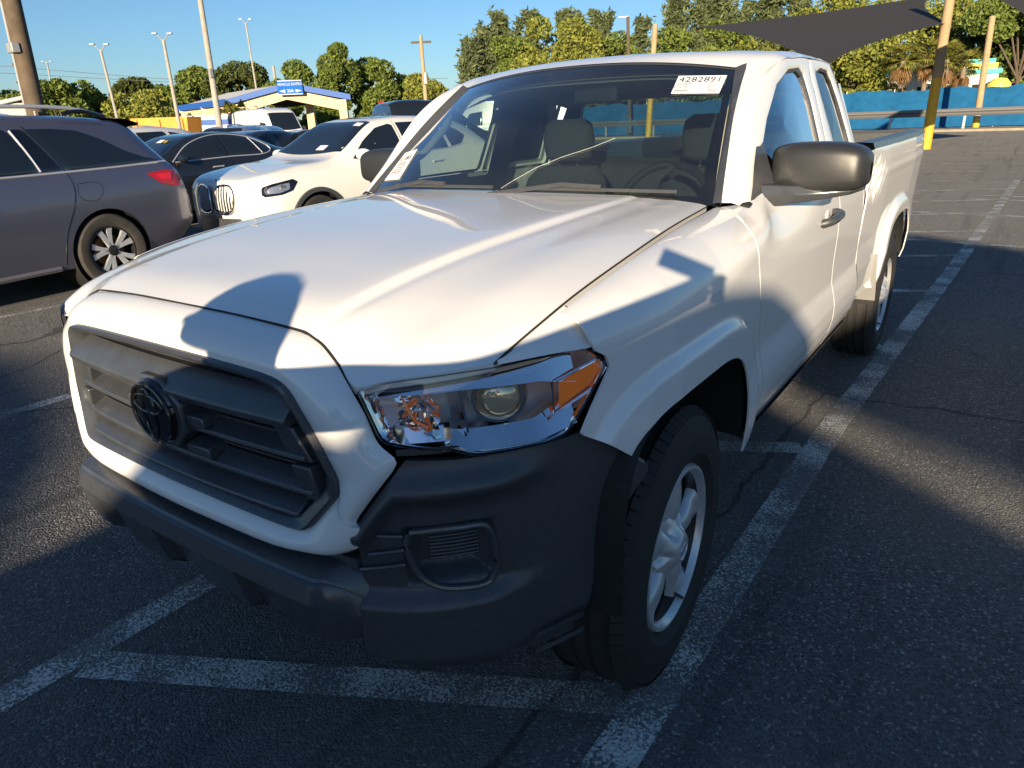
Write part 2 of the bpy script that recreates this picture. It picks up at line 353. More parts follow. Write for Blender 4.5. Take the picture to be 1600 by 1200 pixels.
# ---- black bumper corners with fog lamp pockets
def corner_top(x): return ip(x, [.53, .545, .585, .632, .70, .823, .84, .868, .90], [.765, .765, .826, .893, .886, .879, .882, .84, .745])
def corner_bot(x): return ip(x, [.53, .586, .66, .75, .83, .90], [.47, .452, .415, .372, .345, .36])
def corner_off(x, z, zt):
    o = .032 * math.exp(-((z - min(.832, zt - .03)) / .03)**2) * (1 - sm(.74, .83, x))     # upper crease
    o += -.004 - .012 * (1 - sm(.60, .80, z)) * 0
    o += .030 * (1 - sm(.570, .612, z)) * (1 - sm(.72, .82, x)) if z < .612 else 0              # ledge under the lamp
    o -= .05 * (1 - sm(.36, .46, z)) if z < .46 else 0
    if .612 < x < .748 and .612 < z < .75:                                                   # pocket
        e = min(x - .612, .748 - x, z - .612, .75 - z); o -= .045 * sm(0, .03, e)
    return o
CP = []; NX = np.linspace(.5, .93, 60)
for u in np.linspace(0, 1, 110):
    row = []
    for v in np.linspace(0, 1, 130):
        x = .534 + .359 * u
        for _ in range(4):
            zt = corner_top(x); zb = corner_bot(x); z = zb + (zt - zb) * v; ye = -math.sqrt(max(.408**2 - (z - .385)**2, .05))
            xm = float(np.interp(ye, [yfp(q) for q in NX], NX)); x = .534 + (min(xm, .903) - .534) * u
        row.append(on_nose(x, z, corner_off(x, z, zt)))
    CP.append(row)
panel(np.array(CP), 'bumper_corner', plastic, truck, (-.35, .9, 0), sharp=30)
for s in (-1, 1):
    fog = empty('fog_lamp_pocket'); fog.parent = truck
    ringp = []
    for (x, z) in [(.628, .742), (.70, .744), (.732, .738), (.741, .70), (.742, .63), (.733, .606), (.70, .604), (.665, .615), (.640, .64), (.626, .68), (.622, .72), (.628, .742)]: ringp.append(on_nose(s * x, z, .004))
    MB().tube(cr(ringp, 60), .007, 8, cap=False).build('pocket_rim', plastic_s, fog)
    for k in range(10):
        z = .655 + k * .0082; MB().tube([on_nose(s * x, z, -.036) for x in np.linspace(.655, .728, 8)], .0026, 6).build('pocket_rib', plastic, fog)
    for k, z in enumerate((.735, .705, .672)):
        MB().tube([on_nose(s * x, z - .02 * (k > 0) * (.62 - x) / .1, .006) for x in np.linspace(.575 - .02 * k, .618, 6)], .004, 6).build('side_rib', plastic_s, fog)
    for k, z in enumerate((.435, .395)):
        MB().grid([[on_nose(s * x, z + d + (x - .8) * .10, .004 + .006 * (d > 0)) for d in (-.010, .010)] for x in np.linspace(.785, .838, 8)]).build('corner_slit', plastic_s, fog)
    MB().grid([[on_nose(s * x, z, .001) for z in np.linspace(.905, .918, 3)] for x in np.linspace(.62, .70, 6)]).build('lamp_underfill', plastic, fog)
# ---- headlights
TOP = [(.569, -.757, 1.033), (.612, -.733, 1.047), (.691, -.668, 1.056), (.757, -.583, 1.058), (.809, -.491, 1.059), (.843, -.409, 1.053), (.859, -.37, 1.020)]
BOT = [(.573, -.756, 1.020), (.600, -.743, .932), (.65, -.707, .918), (.70, -.665, .910), (.725, -.635, .892), (.766, -.568, .885), (.807, -.494, .882), (.826, -.455, .893), (.842, -.415, .945), (.859, -.372, 1.005)]
tt = cr(TOP, 44); bb = pl(BOT, 44); bb = soften(bb, 1)
nin = np.array([-.5, .86, 0.])
for s in (-1, 1):
    hl = empty('headlight'); hl.parent = truck
    def mk(P): P = np.asarray(P, float).copy(); P[..., 0] *= s; return P
    lens = np.array([tt * (1 - q) + bb * q + np.array([.35, -.6, 0]) * .014 * math.sin(math.pi * q) for q in np.linspace(0, 1, 14)])
    MB().grid(mk(lens)).build('lamp_lens', lens_glass, hl)
    loop = np.concatenate([tt, bb[::-1]], 0); ctr = loop.mean(0)
    def ins(k, d): return ctr + (loop - ctr) * k + nin * d
    MB().grid(mk(np.array([ins(1.006, .004), ins(1.012, -.001), ins(1.004, -.005), ins(.992, -.003)])), cv=True).build('lamp_seal', gloss_black, hl)
    MB().grid(mk(np.array([ins(.992, .004), ins(.955, .012), ins(.93, .03)])), cv=True).build('chrome_surround', chrome, hl, sharp=25)
    MB().grid(mk(np.array([ins(.935, .028), ins(.90, .07), ins(.80, .10), ins(.4, .11), ins(.02, .11)])), cv=True).build('lamp_housing', principled('lamp_housing_silver', (.82, .83, .85), .25, .0), hl, sharp=25)
    # chrome upper and lower bars
    def bar(x0, x1, z0, z1, d0, d1, nm, mat=chrome, n=14, tilt=0.):
        rows = []
        for x in np.linspace(x0, x1, n):
            a = on_nose(x, z0(x), -d0 - tilt); b = on_nose(x, z1(x), -d0); c = on_nose(x, z1(x), -d1); d = on_nose(x, z0(x), -d1); rows.append([a, b, c, d])
        return MB().grid(mk(np.array(rows)), cv=True).build(nm, mat, hl, sharp=25)
    bar(.60, .835, lambda x: ip(x, [.6, .7, .835], [1.042, 1.050, 1.050]), lambda x: ip(x, [.6, .72, .80, .835], [1.020, 1.022, 1.012, .992]), .006, .06, 'upper_chrome_bar', tilt=.022)
    bar(.69, .835, lambda x: ip(x, [.69, .72, .80, .835], [.938, .932, .925, .958]), lambda x: ip(x, [.69, .72, .80, .835], [.912, .898, .890, .905]), .004, .06, 'lower_chrome_bar', tilt=.03)
    bar(.605, .70, lambda x: .948, lambda x: .926, .006, .07, 'lower_chrome_bar', tilt=.035)
    # projector
    pc = np.array(on_nose(.762, .985, -.035)); ax = np.array([.62, -.78, -.03]); ax /= np.linalg.norm(ax)
    e1 = np.cross(ax, [0, 0, 1]); e1 /= np.linalg.norm(e1); e2 = np.cross(e1, ax)
    def lat(prof, n=32): return np.array([[pc + (e1 * math.cos(t) + e2 * math.sin(t)) * r + ax * h for r, h in prof] for t in np.linspace(0, 2 * math.pi, n + 1)])
    MB().grid(mk(lat([(.062, -.06), (.058, -.01), (.052, .004), (.046, .004), (.043, -.008)]))).build('projector_ring', chrome, hl, sharp=30)
    MB().grid(mk(lat([(.043, -.006), (.036, .008), (.022, .017), (.008, .020), (0, .020)]))).build('projector_lens', principled('projector_warm_reflection', (.75, .62, .42), .06, .55, .8), hl)  # warm lens colour stands in for the low sun's reflection
    # main reflector, faceted
    pc = np.array(on_nose(.645, .98, -.075)); ax = np.array([.35, -.93, 0]); ax /= np.linalg.norm(ax); e1 = np.cross(ax, [0, 0, 1]); e2 = np.cross(e1, ax)
    fac = []
    for k in range(25):
        t = 2 * math.pi * k / 24; w = .004 * (k % 2); fac.append([pc + (e1 * math.cos(t) * 1.05 + e2 * math.sin(t) * .72) * r + ax * (h - w) for r, h in [(.070, .045), (.06, .028), (.045, .010), (.028, -.004), (.012, -.010)]])
    MB().grid(mk(np.array(fac))).build('reflector_bowl', chrome, hl, sharp=10)
    bulb = [pc + ax * h for h in (-.01, .012, .026)]
    MB().tube([tuple(mk(p)) for p in bulb], [.006, .006, .004], 10).build('indicator_bulb', amber, hl)
    for (xa, za, xb, zb) in ((.632, 1.005, .652, .955), (.652, .955, .685, .935)):
        A = np.array(on_nose(xa, za, -.040)); B = np.array(on_nose(xb, zb, -.034)); MB().tube([tuple(mk(A)), tuple(mk((A + B) / 2 + ax * .004)), tuple(mk(B))], .0022, 6).build('amber_light_guide', amber, hl)
    wall = [on_nose(.712, 1.03, -.02), on_nose(.720, .93, -.02), on_nose(.708, .93, -.085), on_nose(.70, 1.03, -.085)]
    MB().prism([tuple(mk(p)) for p in wall], tuple(mk(np.array([.004, .003, 0])))).build('lamp_divider', chrome, hl)
    # amber corner indicator
    am = [(.818, 1.000), (.853, 1.022), (.857, 1.006), (.846, .975), (.818, .947)]
    MB().prism([tuple(mk(on_nose(x, z, -.006))) for x, z in am], tuple(mk(nin * .02))).build('corner_indicator', amber, hl, bevel=.002)
    fr = [(.812, 1.004), (.856, 1.030), (.862, 1.006), (.850, .970), (.813, .938), (.812, 1.004)]
    MB().tube([tuple(mk(on_nose(x, z, -.005))) for x, z in fr], .0035, 6).build('indicator_frame', chrome, hl)
# ---- side skin: fenders, doors
ARCH_F = (.02, .42, .40, .447, 4.0); ARCH_R = (3.22, .42, .47, .475, 3.0)
def rho(y, z, A):
    return ((abs(y - A[0]) / A[2])**A[4] + (max(z - A[1], 0) / A[3])**A[4])**(1 / A[4])
HE = H[:, -1]                                                    # the hood's side edge
SEAM_Y = list(HE[:, 1]) + [.60, .63, .66, .72, .82]
SEAM_Z = list(HE[:, 2] - .0015) + [1.213, 1.215, 1.219, 1.228, 1.236]; SEAM_X = list(HE[:, 0] + .0035) + [.752, .780, .798, .812, .818]
def seam_z(y): return ip(y, SEAM_Y, SEAM_Z)
def seam_x(y): return ip(y, SEAM_Y, SEAM_X)
BASE_Z = [.48, .52, .57, .63, .69, .735, .79, .88, 1.0, 1.10, 1.16, 1.20, 1.235, 1.26]
BASE_X = [.872, .892, .912, .924, .925, .917, .904, .905, .908, .904, .894, .882, .866, .852]
def side_x(y, z):
    w = ip(y, [-.70, -.60, -.50, -.42, -.34, -.25, -.12, .1], [.74, .795, .832, .852, .872, .890, .903, .906])
    if y < .82:
        k = sm(.30, .66, y); s = w * (1 - k) + np.interp(z, BASE_Z, BASE_X) * k
        if y < .80:
            zs = seam_z(y); h = ip(y, [-.6, -.4, -.1, .2, .55, .68], [.03, .08, .15, .17, .10, .05]); d = max(zs - z, 0) / h
            f = (1 - (1 - min(d, 1))**2.3)**(1 / 2.3); xs_ = seam_x(y); kk = 1 - sm(.52, .80, y); s2 = xs_ + (s - xs_) * f; s = s2 * kk + s * (1 - kk)
    else: s = float(np.interp(z, BASE_Z, BASE_X))
    if y > .50: s -= .058 * (1 - sm(.55, 1.25, y)) * sm(1.06, 1.236, z) * sm(.52, .80, y)
    r = rho(y, z, ARCH_F)
    if r < 1.5: s += .024 * (1 - sm(1.16, 1.24, r)) * sm(-.62, -.36, y)
    return s
def skin(name, yf, yr, zb, zt, X, nu, nv, mat, arches=(), vpow=1.0, **k):
    P = np.zeros((nu, nv, 3)); rm = np.zeros((nu, nv), bool)
    for i, u in enumerate(np.linspace(0, 1, nu)):
        for j, v in enumerate(np.linspace(0, 1, nv)):
            v = 1 - (1 - v)**vpow; y = yf(.9) + (yr(.9) - yf(.9)) * u
            for _ in range(3):
                z = zb(y) + (zt(y) - zb(y)) * v; y = yf(z) + (yr(z) - yf(z)) * u
            for A in arches:
                r = rho(y, z, A)
                if r < 1:
                    rm[i, j] = True; r = max(r, .05); y = A[0] + (y - A[0]) / r
                    if z > A[1]: z = A[1] + (z - A[1]) / r
            P[i, j] = (X(y, z), y, z)
    mb = MB(); mb.v = [tuple(p) for p in P.reshape(-1, 3)]
    for i in range(nu - 1):
        for j in range(nv - 1):
            q = [(i, j), (i + 1, j), (i + 1, j + 1), (i, j + 1)]
            if all(rm[a] for a in q): continue
            mb.f.append(tuple(a * nv + b for a, b in q))
    bm = bmesh.new(); me = mb.me('t'); bm.from_mesh(me)
    bmesh.ops.delete(bm, geom=[v for v in bm.verts if not v.link_faces], context='VERTS')
    bmesh.ops.remove_doubles(bm, verts=bm.verts, dist=.0004)
    be = [e for e in bm.edges if e.is_boundary]; r = bmesh.ops.extrude_edge_only(bm, edges=be)
    for g in r['geom']:
        if isinstance(g, bmesh.types.BMVert): g.co.x -= .006
    bm.to_mesh(me); bm.free(); out = MB(); out.v = [tuple(v.co) for v in me.vertices]; out.f = [tuple(p.vertices) for p in me.polygons]
    return out.both(name, mat, truck, sharp=38)
def fender_front(z): return ip(z, [.50, .70, .744, .796, .86, .885, .93, 1.006, 1.034, 1.05, 1.06, 1.072], [-.30, -.27, -.262, -.315, -.40, -.44, -.412, -.358, -.372, -.400, -.405, -.41])
def door_front(z): return ip(z, [.48, .576, .636, .748, .909, 1.033, 1.11, 1.16, 1.19, 1.206, 1.222, 1.24], [.55, .563, .579, .573, .543, .498, .468, .468, .495, .54, .60, .63])
skin('front_fender', fender_front, lambda z: door_front(z) - .004, lambda y: ip(y, [-.6, -.3, .3, .6], [.70, .70, .50, .50]), lambda y: seam_z(y) - .001, side_x, 110, 76, white, (ARCH_F,), 1.5)
tip = [[np.array((seam_x(y) + .002, y, seam_z(y) - .003)) * (1 - q) + np.array((ip(y, [-.59, -.583, -.491, -.409, -.37], [.757, .760, .812, .846, .855]), y, ip(y, [-.59, -.583, -.491, -.409], [1.064, 1.063, 1.064, 1.058]))) * q + np.array((0, 0, .008)) * math.sin(math.pi * q) for q in np.linspace(0, 1, 8)] for y in np.linspace(-.588, -.375, 16)]
MB().grid(tip).both('fender_tip', white, truck)
SILL = lambda y: .50
def gap_strip(pts, w=.022):  # dark strip coloured as the shade inside a door gap
    MB().grid([[(side_x(y, z) - .005, y + d, z) for d in (-w / 2, w / 2)] for y, z in pts]).both('door_gap_shade', dark, truck)
gap_strip([(door_front(z), z) for z in np.linspace(.51, 1.215, 30)]); gap_strip([(1.5585 + .03 * sm(.9, .7, z), z) for z in np.linspace(.51, 1.23, 24)]); gap_strip([(2.10, z) for z in np.linspace(.54, 1.235, 20)], .05)
BELT = 1.236
dF = skin('front_door', lambda z: door_front(z) + .003, lambda z: 1.555 + .03 * sm(.9, .7, z), SILL, lambda y: ip(y, [.56, .62, .68, .75, 1.6], [1.211, 1.213, 1.226, BELT, BELT]), side_x, 60, 60, white)
dR = skin('access_door', lambda z: 1.562 + .03 * sm(.9, .7, z), lambda z: 2.085, SILL, lambda y: BELT, side_x, 26, 50, white)
# ---- upper door frames round the windows
def gx(z, y=2.0): return (.866 - .36 * (z - 1.22) if z < 1.60 else .729 - .36 * .4 * (z - 1.60)) - .060 * (1 - sm(.55, 1.25, y))
D_OUT = [(.625, 1.205), (.648, 1.240), (.744, 1.354), (.884, 1.505), (1.026, 1.588), (1.182, 1.641), (1.439, 1.667), (1.575, 1.66), (1.60, 1.55), (1.585, 1.40), (1.558, BELT + .003)]
D_IN = [(.735, BELT + .004), (.765, 1.275), (.815, 1.325), (.95, 1.452), (1.105, 1.560), (1.27, 1.612), (1.42, 1.622), (1.487, 1.600), (1.503, 1.50), (1.49, 1.38), (1.472, BELT + .004)]
A_OUT = [(1.564, BELT + .003), (1.592, 1.40), (1.606, 1.55), (1.582, 1.66), (1.75, 1.668), (1.93, 1.655), (2.03, 1.60), (2.075, 1.50), (2.092, 1.36), (2.095, BELT + .003)]
A_IN = [(1.70, BELT + .03), (1.70, 1.38), (1.685, 1.52), (1.675, 1.615), (1.76, 1.632), (1.88, 1.625), (1.95, 1.585), (1.99, 1.50), (2.015, 1.38), (2.022, BELT + .03)]
def frame(name, O, I, mat, close=False):
    o = pl(O, 80) if not close else pl(O + [O[0]], 80); i = pl(I, 80) if not close else pl(I + [I[0]], 80); rows = []
    for q, dx in ((0, -.02), (0, 0), (.25, .003), (.75, .003), (.97, 0), (1, -.004), (1, -.022)):
        P = o * (1 - q) + i * q; rows.append([(gx(z, y) + dx, y, z) for y, z in P])
    return MB().grid(rows).both(name, mat, truck)
frame('front_door_frame', D_OUT, D_IN, white); frame('access_door_frame', A_OUT, A_IN, white, True)
D_IN2 = [(y + (1.1 - y) * .035, z + (1.43 - z) * .05) for y, z in D_IN]
def seal(name, I, k, mat, c):
    o = pl(I + [I[0]], 80); i = pl([(y + (c[0] - y) * k, z + (c[1] - z) * k) for y, z in I] + [(I[0][0] + (c[0] - I[0][0]) * k, I[0][1] + (c[1] - I[0][1]) * k)], 80)
    rows = [[(gx(z, y) + dx, y, z) for y, z in P] for P, dx in ((o, -.003), (i, -.006), (i, -.016))]
    return MB().grid(rows).both(name, mat, truck)
seal('window_seal', D_IN, .06, plastic, (1.1, 1.43)); seal('quarter_window_seal', A_IN, .05, plastic, (1.85, 1.45))
def pane(name, I, k, mat, c, dx=-.013):
    q = [(y + (c[0] - y) * k, z + (c[1] - z) * k) for y, z in I]; o = pl(q + [q[0]], 80)
    rows = [[(gx(c[1] + (z - c[1]) * s, c[0] + (y - c[0]) * s) + dx + .004 * (1 - s), c[0] + (y - c[0]) * s, c[1] + (z - c[1]) * s) for y, z in o] for s in (1, .8, .55, .3, .002)]
    return MB().grid(rows).both(name, mat, truck)
pw = pane('door_window', D_IN, .05, side_glass, (1.1, 1.43)); pw[1].data.materials[0] = far_glass; pane('quarter_window', A_IN, .04, tint_glass, (1.85, 1.45))
# ---- A pillars, windshield, roof, cab back
WS = [(.725, .575, 1.215), (.682, .745, 1.348), (.64, .912, 1.48), (.595, 1.087, 1.618)]
DG = [(.812, .618, 1.205), (.800, .645, 1.245), (.769, .738, 1.354), (.731, .878, 1.505), (.719, 1.020, 1.588), (.721, 1.176, 1.641)]
n = 40; w_ = cr(WS, n); d_ = cr(DG, n)
roofc = [(0, 1.02, 1.664), (.2, 1.032, 1.660), (.4, 1.055, 1.645), (.52, 1.075, 1.630), (.595, 1.087, 1.618)]
trim = w_ * .74 + d_ * .26 + np.array([.004, -.012, .010])
MB().grid(np.array([w_ + [0, .01, -.02], w_ + [.002, -.004, .004], w_ * .87 + d_ * .13 + np.array([.004, -.010, .008]), trim, trim + [-.01, .02, -.01]])).both('pillar_trim', plastic_s, truck)
MB().grid(np.array([trim + [-.01, .02, -.012], trim + [.002, 0, 0], w_ * .48 + d_ * .52 + np.array([.010, -.012, .012]), w_ * .15 + d_ * .85 + np.array([.003, -.004, .004]), d_, d_ + [-.015, .01, 0]])).both('pillar', white, truck)
def wsh(u, v):       # u -1..1 across, v 0..1 up
    a = abs(u)
    y0 = .575 - .125 * (1 - a**2.2); z0 = 1.215 + .012 * (1 - a * a); x0 = .725 * u
    y1 = 1.087 - .067 * (1 - a**2.2); z1 = 1.618 + .046 * (1 - a**2.2); x1 = .595 * u
    return np.array([x0 * (1 - v) + x1 * v, y0 * (1 - v) + y1 * v - .012 * 4 * v * (1 - v), z0 * (1 - v) + z1 * v + .008 * 4 * v * (1 - v)])
MB().grid([[wsh(u, v) for v in np.linspace(0, 1, 16)] for u in np.linspace(-1, 1, 32)]).build('windshield', glass, truck)
nw = np.array([0, -.62, .78])
for nm, us, vs_ in (('windshield_border', (-1, 1), (.0, .055)), ('windshield_border', (-1, 1), (.965, 1.0)), ('windshield_border', (-1, -.965), (0, 1)), ('windshield_border', (.965, 1), (0, 1))):
    MB().grid([[wsh(u, v) - nw * .004 for v in np.linspace(*vs_, 12)] for u in np.linspace(*us, 24)]).build(nm, gloss_black, truck)
MB().grid([[wsh(u, v) + nw * .0015 for v in np.linspace(.985, 1.0, 3)] for u in np.linspace(-1, 1, 24)]).build('windshield_seal', plastic, truck)
def roof_row(y):
    zc = ip(y, [1.0, 1.1, 1.25, 1.45, 1.7, 1.95, 2.08, 2.14, 2.17], [1.660, 1.684, 1.704, 1.715, 1.716, 1.706, 1.685, 1.655, 1.615])
    e = ip(y, [1.0, 1.1, 1.25, 1.45, 1.7, 1.95, 2.08, 2.14, 2.17], [1.60, 1.628, 1.648, 1.660, 1.662, 1.650, 1.615, 1.57, 1.53])
    xe = ip(y, [1.0, 1.25, 1.7, 2.0, 2.17], [.722, .728, .728, .722, .70])
    return [(0, y, zc), (.25, y, zc - .003), (.45, y, zc - .012), (.56, y, zc - .020), (.63, y, zc - .027), (.68, y, e + (zc - e) * .40), (.712, y, e + (zc - e) * .16), (xe, y, e)]
RY = [1.09, 1.12, 1.16, 1.22, 1.3, 1.45, 1.6, 1.75, 1.9, 2.0, 2.08, 2.13, 2.165]
RR = np.array([cr(roof_row(y), 28, even=False) for y in RY])
for j in range(28):      # front edge follows the windshield header
    x = RR[0, j, 0]; xx = min(x, .66); a = xx / .595
    RR[0, j, 1] = 1.087 - .067 * (1 - min(a, 1)**2.2) + .004 + .25 * max(x - .60, 0); RR[0, j, 2] = 1.618 + .046 * (1 - min(a, 1)**2.2) + .004 - .05 * max(x - .60, 0)
    for i in (1, 2, 3):
        tq = (RY[i] - 1.09) / (RY[4] - 1.09); RR[i, j, 1] = RR[0, j, 1] * (1 - tq) + RR[4, j, 1] * tq
        RR[i, j, 2] = (RR[0, j, 2] * (1 - tq) + RR[4, j, 2] * tq) + .012 * math.sin(math.pi * tq)
RF = np.array([cr(RR[:, j], 50, even=False) for j in range(28)])
full = np.concatenate([mirrorx(RF[::-1]), RF[1:]], 0)
MB().grid(full).build('roof', white, truck)
# roof ditch strips and headliner
MB().lathe([(.0, .045), (.012, .043), (.03, .02), (.036, 0)], (0, 1.98, 1.70), 'Z', 16).build('antenna_fin', gloss_black, truck).scale = (1, 1, 1)
back = [(-.80, 2.10, 1.0), (.80, 2.10, 1.0), (.835, 2.12, 1.24), (.70, 2.15, 1.58), (.55, 2.155, 1.62), (-.55, 2.155, 1.62), (-.70, 2.15, 1.58), (-.835, 2.12, 1.24)]
hole = [(-.62, 2.125, 1.26), (.62, 2.125, 1.26), (.64, 2.128, 1.30), (.60, 2.145, 1.54), (.55, 2.147, 1.56), (-.55, 2.147, 1.56), (-.60, 2.145, 1.54), (-.64, 2.128, 1.30)]
MB().grid(np.array([back, hole, np.array(hole) + [0, -.03, 0]]), cv=True).build('cab_back', white, truck, sharp=30)
mb = MB(); mb.add(hole, [tuple(range(8))]); mb.build('rear_window', glassmat('rear_glass', (.55, .66, .66)), truck, smooth=False)
for s in (-1, 1): MB().grid([[(s * (gx(z) - .004 + .01 * (y - 2.09)), y, z) for z in (BELT - .02, 1.36, 1.48, 1.58)] for y in (2.088, 2.11, 2.13 - .0)]).build('cab_corner', white, truck)
for s in (-1, 1): MB().grid([[(s * (side_x(1.5, z) - .03 * k), 2.085 + .035 * k, z) for z in np.linspace(.52, BELT, 16)] for k in (0, .3, 1)]).build('cab_corner_lower', white, truck)
MB().grid(np.array([np.array(back) * [.96, 1, 1] + [0, -.035, 0], np.array(hole) + [0, -.034, 0]]), cv=True).build('cab_back_trim', int_dark, truck)
MB().box((0, 2.0, 1.08), (1.5, .12, .34)).build('rear_bench', int_grey, truck, bevel=.04)
# inner dark shells so that nothing shows through the gaps
MB().box((0, .0, .86), (1.36, 1.0, .42)).build('engine_bay', dark, truck)
MB().box((0, 1.35, .78), (1.74, 1.48, .50)).build('cab_floor_tub', int_dark, truck)
MB().box((0, 3.2, .62), (1.0, 2.1, .22)).build('chassis_frame', liner, truck)
MB().box((0, .35, .52), (1.1, 1.6, .2)).build('chassis_frame', liner, truck)
MB().grid([[(x, y, 1.18 + .02 * (1 - (x / .72)**2)) for x in np.linspace(-.72, .72, 9)] for y in (.40, .62)]).build('cowl_panel', plastic, truck)
for s in (-1, 1):
    for A, yy in ((ARCH_F, 0), (ARCH_R, 3)):
        rows = []
        for t in np.linspace(.30, math.pi - .02, 40):
            c_, s_ = math.cos(t), math.sin(t); k = (abs(c_ / A[2])**A[4] + abs(s_ / A[3])**A[4])**(-1 / A[4]); y, z = A[0] + c_ * k, A[1] + s_ * k
            rows.append([(s * x, A[0] + c_ * k * q, A[1] + s_ * k * q) for x, q in ((.915, 1.003), (.88, 1.02), (.60, 1.05), (.52, 1.0), (.52, .3))])
        MB().grid(rows).build('wheel_arch_liner', liner, truck)
# ---- bed
def bed_x(y, z):
    w = ip(y, [2.1, 2.6, 3.6, 4.05, 4.25, 4.34], [.905, .912, .912, .898, .885, .865])
    s = w + ip(z, [.50, .60, .72, .85, 1.0, 1.12, 1.22, 1.29, 1.31], [-.04, -.012, .0, -.004, .004, .012, .010, .002, -.012])
    r = rho(y, z, ARCH_R)
    if r < 1.6: s += .034 * (1 - sm(1.10, 1.22, r))
    d = math.hypot((y - 2.26) / .17, (z - 1.16) / .085)                     # crash dent behind the cab
    if d < 1.4: s -= .030 * math.exp(-d * d * 1.6) * (1 + .5 * math.sin(47 * y + 31 * z)) + .008 * math.sin(90 * y - 55 * z) * math.exp(-d * d)
    s += .006 * math.exp(-((z - 1.17) / .02)**2)
    return s
skin('bed_side', lambda z: 2.112, lambda z: 4.335 - .02 * sm(1.1, 1.3, z), lambda y: .54, lambda y: 1.305 - .015 * sm(2.4, 2.12, y), bed_x, 130, 64, white, (ARCH_R,))
for s in (-1, 1):
    MB().grid([[(s * x, y, z) for x, z in ((bed_x(y, 1.29) + .004, 1.298), (bed_x(y, 1.29) - .004, 1.322), (.84, 1.326), (.80, 1.318), (.795, 1.29))] for y in np.linspace(2.14, 4.30, 30)]).build('bed_rail_cap', plastic_s, truck)
    MB().box((s * .79, 3.22, 1.03), (.02, 2.16, .56)).build('bed_inner_wall', plastic, truck)
    MB().box((s * .785, 4.365, 1.02), (.10, .03, .34)).build('tail_lamp', red_lens, truck, bevel=.012)
    MB().box((s * .70, 2.95, .40), (.34, .02, .40)).build('mud_flap', liner, truck) if False else None
MB().box((0, 3.22, .80), (1.6, 2.18, .03)).build('bed_floor', plastic, truck)
MB().box((0, 2.16, 1.04), (1.6, .03, .52)).build('bed_front_wall', plastic, truck)
MB().box((0, 4.33, 1.04), (1.62, .05, .52)).build('tailgate', white, truck, bevel=.012)
MB().box((0, 4.293, 1.045), (1.56, .02, .515)).build('tailgate_liner', plastic, truck)
MB().box((0, 4.315, 1.308), (1.58, .07, .018)).build('tailgate_cap', plastic_s, truck, bevel=.004)
MB().box((0, 4.44, .62), (1.66, .14, .18)).build('rear_bumper', chrome, truck, bevel=.03)
# rocker under the doors
MB().grid([[(s_, y, z) for s_, z in ((.905, .52), (.885, .495), (.80, .485), (.75, .52))] for y in np.linspace(.56, 2.1, 12)]).both('rocker', plastic, truck)
for s in (-1, 1): MB().grid([[(s * x, y, z) for x in (.93, .60)] for y, z in ((2.60, .74), (2.63, .64), (2.70, .52), (2.72, .46))]).build('splash_guard', principled('grey_guard', (.25, .25, .25), .6), truck)
